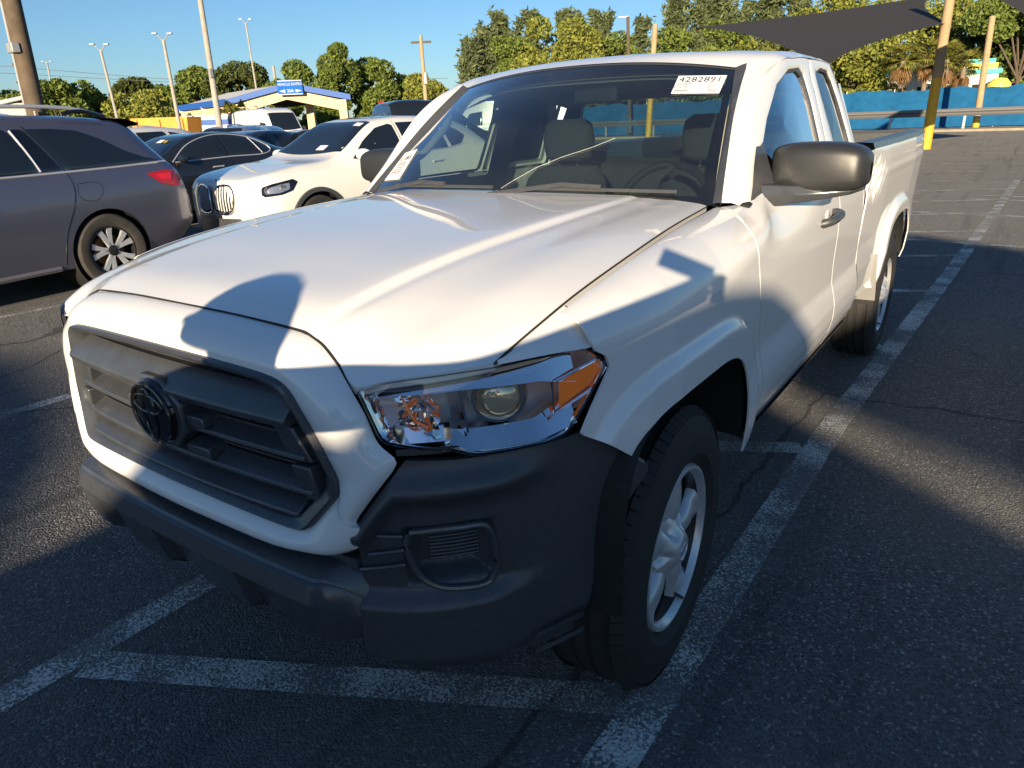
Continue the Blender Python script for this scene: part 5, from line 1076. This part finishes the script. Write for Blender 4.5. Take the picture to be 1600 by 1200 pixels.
for k in range(int(gl / 3.8)): MB().box(tuple(gdir * (3.8 * k + 1) + gn * -.1 + np.array([0, 0, .55])), (.12, .15, 1.1)).build('rail_post', galv, gr_)
tag(MB().prism([tuple(G0 - gn * 1.5 + np.array([0, 0, .002])), tuple(G1 - gn * 1.5 + np.array([0, 0, .002])), tuple(G1 + gn * 1.2 + np.array([0, 0, .002])), tuple(G0 + gn * 1.2 + np.array([0, 0, .002]))], (0, 0, .13)).build('kerb', noisy(principled('sandy_kerb', (.33, .28, .21), .9), 3, .2, .05)), kind='structure')
# painted stand beyond the fence
sp = gpt(1447, 76); std = tag(empty('painted_stand', tuple(sp), R(20)), 'low pale stand with aqua and yellow banded roof beyond the blue fence', 'building')
palew = principled('pale_wall', (.6, .62, .58), .8); aqua = principled('aqua_band', (.08, .50, .45), .7); yel2 = principled('yellow_band', (.75, .62, .12), .7)
MB().box((0, 0, 1.9), (9, 3, 3.8)).build('stand_wall', palew, std); MB().box((0, -.05, 3.95), (9.3, 3.4, .35)).build('aqua_fascia', aqua, std); MB().box((0, 0, 4.35), (8.6, 3.2, .45)).build('yellow_fascia', yel2, std); MB().box((0, 0, 4.75), (8.2, 3.0, .35)).build('aqua_roof', aqua, std)
for x in (-3, -1, 1.2, 3.2): MB().box((x, -1.53, 2.3), (1.1, .06, 1.3)).build('stand_opening', dark, std)
MB().lathe([(0, .9), (.5, .8), (.85, .4), (.9, 0)], (4.3, -2.6, 2.5), 'Z', 16).build('yellow_canopy', yel2, std)
# ================================================================ entry canopy with sign
cream2 = noisy(principled('cream_wall_paint', (.66, .52, .32), .8), 2, .08, .05); blue2 = principled('royal_blue_fascia', (.015, .09, .36), .6); roofw = principled('pale_roof_metal', (.6, .6, .58), .6); under = principled('canopy_ceiling_brown', (.05, .035, .025), .9)
cA = gpt(366, 56); cB = gpt(540, 54); ux = (cB - cA); W_ = np.linalg.norm(ux); ux /= W_; cD = gpt(292, 66) - cA; cD_l = np.linalg.norm(cD); dv = cD / cD_l
can = tag(empty('entry_canopy', (0, 0, 0)), 'drive through canopy with cream columns, blue roof edge and a blue VEHICLE ENTRY sign', 'building')
EZ, AZ = 3.35, 4.25
def cp(u, v, z): return tuple(cA + ux * W_ * u + dv * v + np.array([0, 0, z]))
for v in (0, cD_l * .5, cD_l):
    for u in (0, 1):
        b = np.array(cp(u, v, 0)); MB().box(tuple(b + np.array([0, 0, EZ / 2])), (.55, .55, EZ), rz=math.atan2(ux[1], ux[0])).build('column', cream2, can)
for s_, e_ in (((0, EZ), (.5, AZ)), ((.5, AZ), (1, EZ))):
    MB().prism([cp(s_[0], -.1, s_[1] - .75), cp(e_[0], -.1, e_[1] - .75), cp(e_[0], -.1, e_[1] - .05), cp(s_[0], -.1, s_[1] - .05)], tuple(dv * .3)).build('gable_beam', cream2, can)
    a_ = -.04 if s_[0] == 0 else s_[0]; b_ = e_[0] if e_[0] != 1 else 1.04
    MB().prism([cp(a_, -.5, s_[1] - .05), cp(b_, -.5, e_[1] - .05), cp(b_, -.5, e_[1] + .32), cp(a_, -.5, s_[1] + .32)], tuple(dv * .15)).build('blue_fascia', blue2, can)
    MB().prism([cp(a_, -.3, s_[1] + .06), cp(b_, -.3, e_[1] + .06), cp(b_, -.3, e_[1] + .24), cp(a_, -.3, s_[1] + .24)], tuple(dv * (cD_l + .8))).build('roof_slope', roofw, can)
    MB().prism([cp(a_, .3, s_[1] - .12), cp(b_, .3, e_[1] - .12), cp(b_, .3, e_[1] - .04), cp(a_, .3, s_[1] - .04)], tuple(dv * (cD_l))).build('ceiling', under, can)
MB().prism([cp(-.045, -.4, EZ - .10), cp(-.06, -.4, EZ - .10), cp(-.06, -.4, EZ + .33), cp(-.045, -.4, EZ + .33)], tuple(dv * (cD_l + .9))).build('blue_fascia', blue2, can)
MB().prism([cp(-.02, .2, EZ - .65), cp(.02, .2, EZ - .65), cp(.02, .2, EZ - .1), cp(-.02, .2, EZ - .1)], tuple(dv * cD_l)).build('side_beam', cream2, can)
for v in (.1, cD_l): MB().tube([cp(-.035, v, 0), cp(-.035, v, EZ)], .07, 8).build('downpipe', blue2, can)
so_ = np.array(cp(.505, -.75, AZ - .02)); nrm = np.cross(ux, [0, 0, 1.]); sw_, sh_ = .86, .48
if nrm @ (CAM - so_) < 0: nrm = -nrm
sign = empty('entry_sign'); sign.parent = can
def sg_(x, z, o): return tuple(so_ + ux * x + np.array([0, 0, z]) + nrm * o)
MB().prism([sg_(-sw_, -sh_, 0), sg_(sw_, -sh_, 0), sg_(sw_, sh_, 0), sg_(-sw_, sh_, 0)], tuple(-nrm * .1)).build('sign_panel', principled('sign_blue', (.02, .12, .45), .9, spec=.1), sign)
wsg = principled('sign_white', (.6, .6, .6), .9, spec=.1); tx = ux if np.dot(np.cross(ux, [0, 0, 1.]), nrm) > 0 else -ux
for z_ in (-sh_ + .05, sh_ - .05): MB().add([sg_(-sw_ + .03, z_ - .025, .01), sg_(sw_ - .03, z_ - .025, .01), sg_(sw_ - .03, z_ + .025, .01), sg_(-sw_ + .03, z_ + .025, .01)], [(0, 1, 2, 3)]).build('sign_border', wsg, sign, smooth=False)
place_text('VEHICLE ENTRY', .235, sg_(0, .20, .012), tx, (0, 0, 1), wsg, sign); place_text('30A', .30, sg_(0, -.22, .012), tx, (0, 0, 1), wsg, sign)
for sgn in (-1, 1): MB().add([sg_(sgn * .78, -.22, .012), sg_(sgn * .36, -.12, .012), sg_(sgn * .36, -.32, .012)], [(0, 1, 2)]).build('sign_arrow', wsg, sign, smooth=False)
# orange skip and small clutter in the far row
op = gpt(262, 44); skip = tag(empty('orange_container', tuple(op), R(35)), 'orange open top container beyond the far parked cars', 'container'); orange = noisy(principled('orange_container_paint', (.75, .30, .02), .6), 3, .15, .05)
MB().prism([(-1.3, -.9, .3), (1.3, -.9, .3), (1.5, -.9, 2.35), (-1.5, -.9, 2.35)], (0, 1.8, 0)).build('container_body', orange, skip)
for x in (-1, 0, 1): MB().box((x * 1.2, -.95, 1.3), (.1, .08, 1.9)).build('container_rib', orange, skip)
MB().box((0, 0, .15), (2.2, 1.4, .3)).build('container_skid', galv, skip)
bp_ = gpt(310, 50); bx = tag(empty('storage_shed', tuple(bp_), R(35)), 'small white shed with blue band left of the canopy columns', 'shed'); MB().box((0, 0, 1.2), (4.5, 2, 2.4)).build('shed_wall', palew, bx); MB().box((0, -.02, 2.1), (4.56, 2.08, .3)).build('shed_band', blue2, bx); MB().box((0, 0, 2.45), (4.7, 2.2, .12)).build('shed_roof', roofw, bx)
# ================================================================ trees
def leafmat(name, c1, c2):
    m = bpy.data.materials.new(name); m.use_nodes = True; N = m.node_tree.nodes; L = m.node_tree.links; b = N['Principled BSDF']
    gi_ = N.new('ShaderNodeNewGeometry'); ra = N.new('ShaderNodeValToRGB'); ra.color_ramp.elements[0].color = (*c1, 1); ra.color_ramp.elements[1].color = (*c2, 1); L.new(gi_.outputs['Random Per Island'], ra.inputs[0]); L.new(ra.outputs[0], b.inputs['Base Color'])
    b.inputs['Roughness'].default_value = .65; b.inputs['Specular IOR Level'].default_value = .25
    tr = N.new('ShaderNodeBsdfTranslucent'); L.new(ra.outputs[0], tr.inputs[0]); mx = N.new('ShaderNodeMixShader'); mx.inputs[0].default_value = .25; L.new(b.outputs[0], mx.inputs[1]); L.new(tr.outputs[0], mx.inputs[2]); L.new(mx.outputs[0], N['Material Output'].inputs[0]); return m
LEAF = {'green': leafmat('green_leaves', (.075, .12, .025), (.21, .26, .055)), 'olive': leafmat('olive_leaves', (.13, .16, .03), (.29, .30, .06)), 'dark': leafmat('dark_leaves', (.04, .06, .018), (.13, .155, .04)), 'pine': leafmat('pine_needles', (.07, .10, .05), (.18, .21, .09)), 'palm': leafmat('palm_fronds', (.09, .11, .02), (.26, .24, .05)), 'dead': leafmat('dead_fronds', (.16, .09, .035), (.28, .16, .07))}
bark = noisy(principled('tree_bark', (.12, .09, .065), .95), 8, .3, .05)
def leaves(rs, pts, size, asp=1.0, droop=0.):
    n_ = len(pts); a = rs.normal(size=(n_, 3)); a[:, 2] = a[:, 2] * (1 - droop) - droop * 1.2; a /= np.linalg.norm(a, axis=1)[:, None]
    b = rs.normal(size=(n_, 3)); b -= (b * a).sum(1)[:, None] * a; b /= np.linalg.norm(b, axis=1)[:, None]
    s_ = size * rs.uniform(.6, 1.4, n_)[:, None]; A = a * s_ * asp; B = b * s_ * .5
    V = np.stack([pts - A, pts + B, pts + A, pts - B], 1).reshape(-1, 3); me = bpy.data.meshes.new('crown')
    me.vertices.add(len(V)); me.vertices.foreach_set('co', V.ravel()); me.loops.add(4 * n_); me.loops.foreach_set('vertex_index', np.arange(4 * n_)); me.polygons.add(n_); me.polygons.foreach_set('loop_start', np.arange(0, 4 * n_, 4)); me.update(calc_edges=True); return me
TN = [0]
def tree(px, D, top, wpx, kind, label, group, leaf=None, low=.22, n=5200, name=None):
    n = int(n * 2.1)
    TN[0] += 1; rs = np.random.RandomState(100 + TN[0]); base = gpt(px, D); H = far(px, top, D)[2]; W = wpx / FPX * D
    o = tag(empty(name or ('pine_tree' if kind == 'pine' else 'broadleaf_tree'), tuple(base)), label, 'tree', group)
    mb = MB(); tr_ = max(.12, H * .022); jx = rs.uniform(-.3, .3)
    mb.tube([(0, 0, -.1), (jx * .3, 0, H * .25), (jx, .1, H * .55), (jx * .8, 0, H * (.9 if kind == 'pine' else .7))], [tr_, tr_ * .8, tr_ * .5, tr_ * .15], 8)
    if kind == 'round':
        k = 26; cen = []; th = rs.uniform(0, 2 * math.pi, k); zz = rs.uniform(low, .93, k); prof = np.sqrt(np.clip(1 - ((zz - .55) / .47)**2, .03, 1)); rr = np.sqrt(rs.uniform(.05, 1, k)) * prof * W * .47
        cen = np.stack([rr * np.cos(th), rr * np.sin(th), zz * H], 1); rad = rs.uniform(.10, .20, k) * W * .9 + .25
        for i in range(7): mb.tube([(jx * .5, 0, H * .3), tuple(cen[i] * np.array([.6, .6, .8])), tuple(cen[i])], [tr_ * .45, tr_ * .3, tr_ * .1], 6)
        idx = rs.randint(0, k, n); d = rs.normal(size=(n, 3)); d /= np.linalg.norm(d, axis=1)[:, None]; rd = rs.uniform(.55, 1.08, n)**.6; pts = cen[idx] + d * (rad[idx] * rd)[:, None] * np.array([1, 1, .8]); pts = pts[pts[:, 2] > .15 * H]
        pts[:, 2] = np.minimum(pts[:, 2], H * 1.01); me = leaves(rs, pts, .0021 * D + .03, 1.)
    else:
        k = 60; t = rs.uniform(.10, 1, k); ang = rs.uniform(0, 2 * math.pi, k); L_ = (.40 + .60 * (1.02 - t)) * W * .5 * rs.uniform(.45, 1.1, k) + .2; P = []
        for i in range(k):
            z0 = t[i] * H * .93; tip = np.array([math.cos(ang[i]) * L_[i], math.sin(ang[i]) * L_[i], z0 + L_[i] * .55 + H * .04]); st_ = np.array([jx * t[i], 0, z0])
            if i < 26: mb.tube([tuple(st_), tuple(tip)], [tr_ * .2, tr_ * .05], 5)
            q = rs.uniform(.25, 1.05, n // k)[:, None]; P.append(st_ + (tip - st_) * q + rs.normal(size=(n // k, 3)) * (.10 + .045 * W) * np.array([1, 1, 1.3]))
        pts = np.concatenate(P); me = leaves(rs, pts, .0021 * D + .03, 1.9, .25)
    mb.build('trunk', bark, o); link('crown', me, LEAF[leaf or ('pine' if kind == 'pine' else 'green')], o, smooth=False); return o
GL, GM, GRt = 'trees along the left side of the lot', 'trees behind the truck roof', 'trees beyond the blue fence'
tree(15, 62, 134, 70, 'round', 'low green tree left of the wooden utility pole', GL); tree(97, 56, 126, 66, 'round', 'round green tree right of the wooden utility pole', GL); tree(152, 58, 121, 62, 'round', 'tall green tree crossed by the slim lamp pole', GL, n=4200)
tree(192, 52, 143, 34, 'round', 'thin yellowish tree beside the slim lamp pole', GL, 'olive', n=1500); tree(245, 50, 141, 58, 'round', 'low yellow olive tree behind the orange container', GL, 'olive')
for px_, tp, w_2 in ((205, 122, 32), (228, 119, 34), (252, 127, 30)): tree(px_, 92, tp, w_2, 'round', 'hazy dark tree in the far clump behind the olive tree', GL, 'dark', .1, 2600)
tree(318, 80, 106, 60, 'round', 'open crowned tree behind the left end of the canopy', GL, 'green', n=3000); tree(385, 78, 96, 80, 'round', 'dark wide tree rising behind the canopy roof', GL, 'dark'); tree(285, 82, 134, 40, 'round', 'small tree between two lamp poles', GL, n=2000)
tree(513, 68, 69, 104, 'round', 'very large dense round tree right of the entry sign', GL, 'green', .12, 9000); tree(600, 70, 90, 92, 'round', 'broad bright green tree beside the largest round tree', GL, 'green', .1, 7000); tree(672, 66, 116, 74, 'round', 'lower bright tree behind the wooden power pole', GL, 'olive', .1, 4500); tree(450, 74, 122, 46, 'round', 'small green tree peeking over the entry sign', GL, n=2200)
for px_, tp, w_2, D_ in ((742, 66, 50, 88), (768, 44, 40, 90), (786, 22, 34, 92), (812, 28, 30, 92), (832, 17, 30, 92), (884, 16, 30, 95), (903, 20, 26, 95), (931, 15, 26, 96), (947, 20, 24, 96), (1000, 34, 40, 92), (1050, -6, 52, 92), (1085, 0, 50, 95), (1115, -20, 60, 95), (1150, 5, 50, 92), (1190, -10, 60, 94), (1235, 0, 60, 92), (1290, -15, 60, 92)):
    tree(px_, D_, tp, w_2, 'pine', 'bushy pine at the open sky end of the row behind the cab' if px_ < 775 else 'slim pine spire poking above the broad yellow green tree' if px_ < 960 else 'thin pine between the brown pole and the tan post top' if px_ < 1020 else 'tall feathery pine rising above the shade sail', GM, None, .1, 2600)
tree(868, 72, 30, 150, 'round', 'broad yellow green tree in front of the feathery pines', GM, 'olive', .12, 8000); tree(800, 76, 58, 90, 'round', 'bushy green tree at the foot of the left pines', GM, 'green', .1, 4500); tree(962, 78, 52, 70, 'round', 'low green tree beside the brown pole', GM, 'green', .1, 3500); tree(1040, 78, 45, 80, 'round', 'low bushy tree behind the tan post top', GM, 'green', .1, 3500)
tree(1120, 76, 32, 110, 'round', 'green tree under the pointed end of the shade sail', GM, 'green', .1, 5000); tree(1215, 74, 18, 120, 'round', 'wide green tree above the shade sail', GM, 'olive', .1, 5500); tree(1320, 72, 0, 130, 'round', 'tall olive tree behind the shade sail', GM, 'olive', .1, 6000)
tree(1340, 78, 82, 110, 'round', 'dark tree low beneath the shade sail', GRt, 'dark', .05, 5500); tree(1400, 90, 40, 110, 'round', 'dark tree behind the palms', GRt, 'dark', .05, 5500); tree(1520, 88, 30, 110, 'round', 'dark tree between the two sail posts', GRt, 'dark', .05, 6000); tree(1575, 80, -20, 130, 'round', 'tall green tree right of the second sail post', GRt, 'green', .05, 8000); tree(1640, 84, -10, 130, 'round', 'big dark tree at the end of the blue fence', GRt, 'dark', .05, 6000); tree(1480, 92, -10, 140, 'round', 'high olive tree behind the leaning yellow post', GRt, 'olive', .1, 7000)
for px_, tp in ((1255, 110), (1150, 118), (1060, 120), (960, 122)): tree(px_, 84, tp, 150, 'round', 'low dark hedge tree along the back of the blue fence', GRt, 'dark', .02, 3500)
def palm(px, D, top, label):
    TN[0] += 1; rs = np.random.RandomState(300 + TN[0]); base = gpt(px, D); H = far(px, top, D)[2]; o = tag(empty('palm_tree', tuple(base)), label, 'palm', 'fan palms beyond the blue fence')
    hc_ = H - 1.6; MB().tube([(0, 0, -.1), (.1, 0, hc_ * .5), (0, 0, hc_)], [.24, .18, .2], 10).build('trunk', noisy(principled('palm_trunk_grey', (.24, .19, .14), .95), 10, .3, .05), o)
    for nm, n_, lo, hi, mt in (('crown', 34, -.45, 1.2, 'palm'), ('dead_skirt', 10, -1.45, -.6, 'dead')):
        mb = MB()
        for i in range(n_):
            t = rs.uniform(0, 2 * math.pi); e = rs.uniform(lo, hi); d = np.array([math.cos(t) * math.cos(e), math.sin(t) * math.cos(e), math.sin(e)]); c0 = np.array([0, 0, hc_]); L_ = rs.uniform(.8, 1.1); mb.tube([tuple(c0), tuple(c0 + d * L_)], .02, 4, cap=False)
            s1 = np.cross(d, [0, 0, 1.]); s1 /= np.linalg.norm(s1) + 1e-6; u1 = np.cross(s1, d); cc = c0 + d * L_
            for k in range(13):
                f = (k - 6) / 6 * 1.35; dd = d * math.cos(f) + s1 * math.sin(f); ln = rs.uniform(.8, 1.05) * (1 - .25 * abs(f)); tip = cc + dd * ln - np.array([0, 0, .35 * ln]); md = cc + dd * ln * .55; wv_ = np.cross(dd, u1) * .06; mb.add([tuple(cc), tuple(md + wv_), tuple(tip), tuple(md - wv_)], [(0, 1, 2, 3)])
        mb.build(nm, LEAF[mt], o, smooth=False)
palm(1397, 68, 62, 'fan palm with a thick green crown left of the yellow post'); palm(1432, 70, 52, 'fan palm behind the leaning yellow post'); palm(1463, 69, 60, 'fan palm with brown dead fronds right of the leaning post'); palm(1490, 73, 72, 'smaller fan palm near the second sail post')
palm(372, 53, 152, 'low fan palm growing beside the canopy column')
# ================================================================ out of view behind the camera, for the shadows: sails, an added block, the photographer
A_ = np.array([.92683579, .37546693, 0]); B_ = np.array([-.07318308, .18065159, .9808207]); S_ = -SUN
def ab(a, b, t): return A_ * a + B_ * b - S_ * t
def ab_z(a, b, z): return ab(a, b, (z - B_[2] * b) / -S_[2])
def shade_poly(pts, H, label):  # unseen sheet, its outline projected back from the shadow edges
    P = [ab_z(a, b, H + .25 * math.sin(3 * i)) for i, (a, b) in enumerate(pts)]; mb = MB(); c = sum(P) / len(P)
    mb.add([tuple(c)] + [tuple(p) for p in P], [(0, 1 + i, 1 + (i + 1) % len(P)) for i in range(len(P))]); return tag(mb.build('shade_sail', sail_mat, smooth=False), label, 'shade sail', 'charcoal shade sails')
shade_poly([(1.40, .385), (1.95, .84), (2.5, 1.13), (3.57, 1.47), (4.5, 1.22), (6.5, .75), (6.5, -.5), (3, -.03), (2.25, .165), (1.90, .225), (1.66, .305)], 3.3, 'unseen charcoal shade sail over the bays on the sunny side')
shade_poly([(-9, .50), (-4.17, .39), (-3.67, .37), (-2.81, .26), (-2.26, .15), (-1.93, .05), (-1.28, -.14), (-.9, -.6), (-9, -1.2)], 3.3, 'unseen charcoal shade sail added to shade the ground opposite the grey SUV')
shadow_block = tag(empty('added_shadow_block', (0, 0, 0)), 'unseen white stepped block on wheels added to cast the shadow over the truck front', 'shadow caster')
prof = [(-2.0, -1.38), (-1.80, -.12), (-1.5, -.02), (-1.0, .22), (-.56, .49), (-.42, .62), (-.35, .77), (-.2, .78), (.10, .745), (.21, .745), (.25, .83), (.43, .845), (.60, .90), (.78, .965), (.9, 1.0), (1.02, 1.0), (1.10, .985), (1.20, .92), (1.30, .81), (1.33, .74), (1.30, .60), (1.28, .345), (1.6, .245), (2.06, .10), (2.6, -.05), (2.7, -.5), (2.7, -1.38)]  # added caster: outline follows the shadow on the truck, no known object
poly = [ab(a, b, 9.0) for a, b in prof]; hs = np.array([SUN[0], SUN[1], 0]); hs /= np.linalg.norm(hs)
MB().prism([tuple(p) for p in poly], tuple(hs * 1.1)).build('shadow_block_body', wht, shadow_block, smooth=False)
for a in (-1.3, 1.9):  # wheels under the added block
    for q in (.15, .95):
        c = ab(a, -.5, 9.0) + hs * q; c[2] = .36; mb = MB(); rows = []
        for k in range(25):
            t = 2 * math.pi * k / 24; rows.append([tuple(c + A_ * math.cos(t) * r + np.array([0, 0, math.sin(t) * r]) + hs * h) for r, h in ((.05, -.08), (.33, -.09), (.36, 0), (.33, .09), (.05, .08))])
        mb.grid(rows).build('wheel', rubber, shadow_block)
# the photographer, cap on, arm stretched out to the phone
per = tag(empty('person', (.66, -2.2, 0)), 'person in pale blue clothes and dark cap stretching one arm out to hold a phone', 'person')
hd_ = ab_z(-.015, .885, 1.37); o_ = np.array([.66, -2.2, 0])
sh = ab_z(-.09, .74, 1.16); shR = ab_z(.04, .80, 1.22); shL = ab_z(-.28, .755, 1.17); hip = ab_z(-.08, .30, .72)
hand = CAM - C_F * .06 + C_R * .07 - C_U * .055; elb = (shR + hand) / 2 + np.array([0, -.02, -.06])
J = {'hip': hip, 'belly': (hip + sh) / 2 + hs * -.02, 'chest': sh + np.array([0, 0, -.06]), 'neck': sh + (hd_ - sh) * .38, 'chin': sh + (hd_ - sh) * .62, 'head': hd_, 'crown': hd_ + np.array([0, 0, .09]),
     'shR': shR, 'elR': elb, 'wrR': hand * .9 + elb * .1, 'haR': hand, 'shL': shL, 'elL': shL + np.array([-.12, -.02, -.28]), 'wrL': shL + np.array([-.02, .12, -.48]), 'haL': shL + np.array([.02, .18, -.54]),
     'hR': hip + A_ * .10, 'kR': hip + A_ * .13 - hs * .10 + np.array([0, 0, -.34]), 'aR': np.array([*(hip + A_ * .14)[:2], .07]), 'tR': np.array([*(hip + A_ * .14 - hs * .16)[:2], .04]), 'hL': hip - A_ * .10, 'kL': hip - A_ * .13 - hs * .10 + np.array([0, 0, -.34]), 'aL': np.array([*(hip - A_ * .14)[:2], .07]), 'tL': np.array([*(hip - A_ * .16 - hs * .16)[:2], .04])}
RD = {'hip': .15, 'belly': .15, 'chest': .15, 'neck': .085, 'chin': .10, 'head': .105, 'crown': .08, 'shR': .075, 'elR': .047, 'wrR': .032, 'haR': .036, 'shL': .075, 'elL': .047, 'wrL': .032, 'haL': .036, 'hR': .10, 'kR': .065, 'aR': .045, 'tR': .04, 'hL': .10, 'kL': .065, 'aL': .045, 'tL': .04}
ED = [('hip', 'belly'), ('belly', 'chest'), ('chest', 'neck'), ('neck', 'chin'), ('chin', 'head'), ('head', 'crown'), ('chest', 'shR'), ('shR', 'elR'), ('elR', 'wrR'), ('wrR', 'haR'), ('chest', 'shL'), ('shL', 'elL'), ('elL', 'wrL'), ('wrL', 'haL'), ('hip', 'hR'), ('hR', 'kR'), ('kR', 'aR'), ('aR', 'tR'), ('hip', 'hL'), ('hL', 'kL'), ('kL', 'aL'), ('aL', 'tL')]
nm_ = list(J); me = bpy.data.meshes.new('figure'); me.from_pydata([tuple(J[k] - o_) for k in nm_], [(nm_.index(a), nm_.index(b)) for a, b in ED], []); fig = bpy.data.objects.new('figure', me); COL.objects.link(fig); fig.parent = per
fig.modifiers.new('skin', 'SKIN'); fig.modifiers.new('smooth', 'SUBSURF').render_levels = 2
for i, k in enumerate(nm_): me.skin_vertices[0].data[i].radius = (RD[k], RD[k])
me.skin_vertices[0].data[0].use_root = True; me.materials.append(noisy(principled('pale_blue_clothing', (.35, .40, .48), .9), 12, .2, .03))
MB().lathe([(0, .105), (.05, .099), (.09, .080), (.12, .048), (.138, .0), (.134, -.025)], tuple(hd_ - o_ - A_ * .06 + np.array([0, 0, .047])), 'Z', 28).build('cap', principled('cap_cloth', (.04, .04, .05), .9), per)
bd = -A_; br = [hd_ - o_ - A_ * .045 + np.array([0, 0, .052]) + bd * r + np.cross(bd, [0, 0, 1.]) * w for r, w in ((.08, -.085), (.14, -.06), (.165, 0), (.14, .06), (.08, .085))]
MB().prism([tuple(p) for p in br], (0, 0, .012)).build('cap_brim', MATS['cap_cloth'], per, bevel=.003)
ph = tag(empty('phone', tuple(CAM - C_F * .03)), 'black phone held up in landscape by the photographer', 'phone')
r1, u1 = C_R * .93 - C_U * .37, C_U * .93 + C_R * .37; pc_ = [(-r1 * .045 + u1 * .022), (r1 * .09 + u1 * .022), (r1 * .09 - u1 * .022), (-r1 * .045 - u1 * .022)]
MB().prism([tuple(p) for p in pc_], tuple(-C_F * .009)).build('phone_body', gloss_black, ph, bevel=.002)
for k in range(4):
    b = hand - o_ + C_R * .0; a0 = b + C_U * (.012 - .016 * k); MB().tube([tuple(a0 - C_F * .02), tuple(a0 + C_R * (.035) - C_F * .005), tuple(a0 + C_R * (.045 - .004 * k) + C_F * .01)], [.009, .009, .007], 8).build('finger', principled('skin_tone', (.35, .2, .13), .6), per)
MB().tube([tuple(hand - o_ - C_F * .01), tuple(hand - o_ + C_U * .02 - C_F * .02 - C_R * .02), tuple(hand - o_ + C_U * .03 - C_F * .016 - C_R * .04)], [.011, .010, .008], 8).build('thumb', MATS['skin_tone'], per)
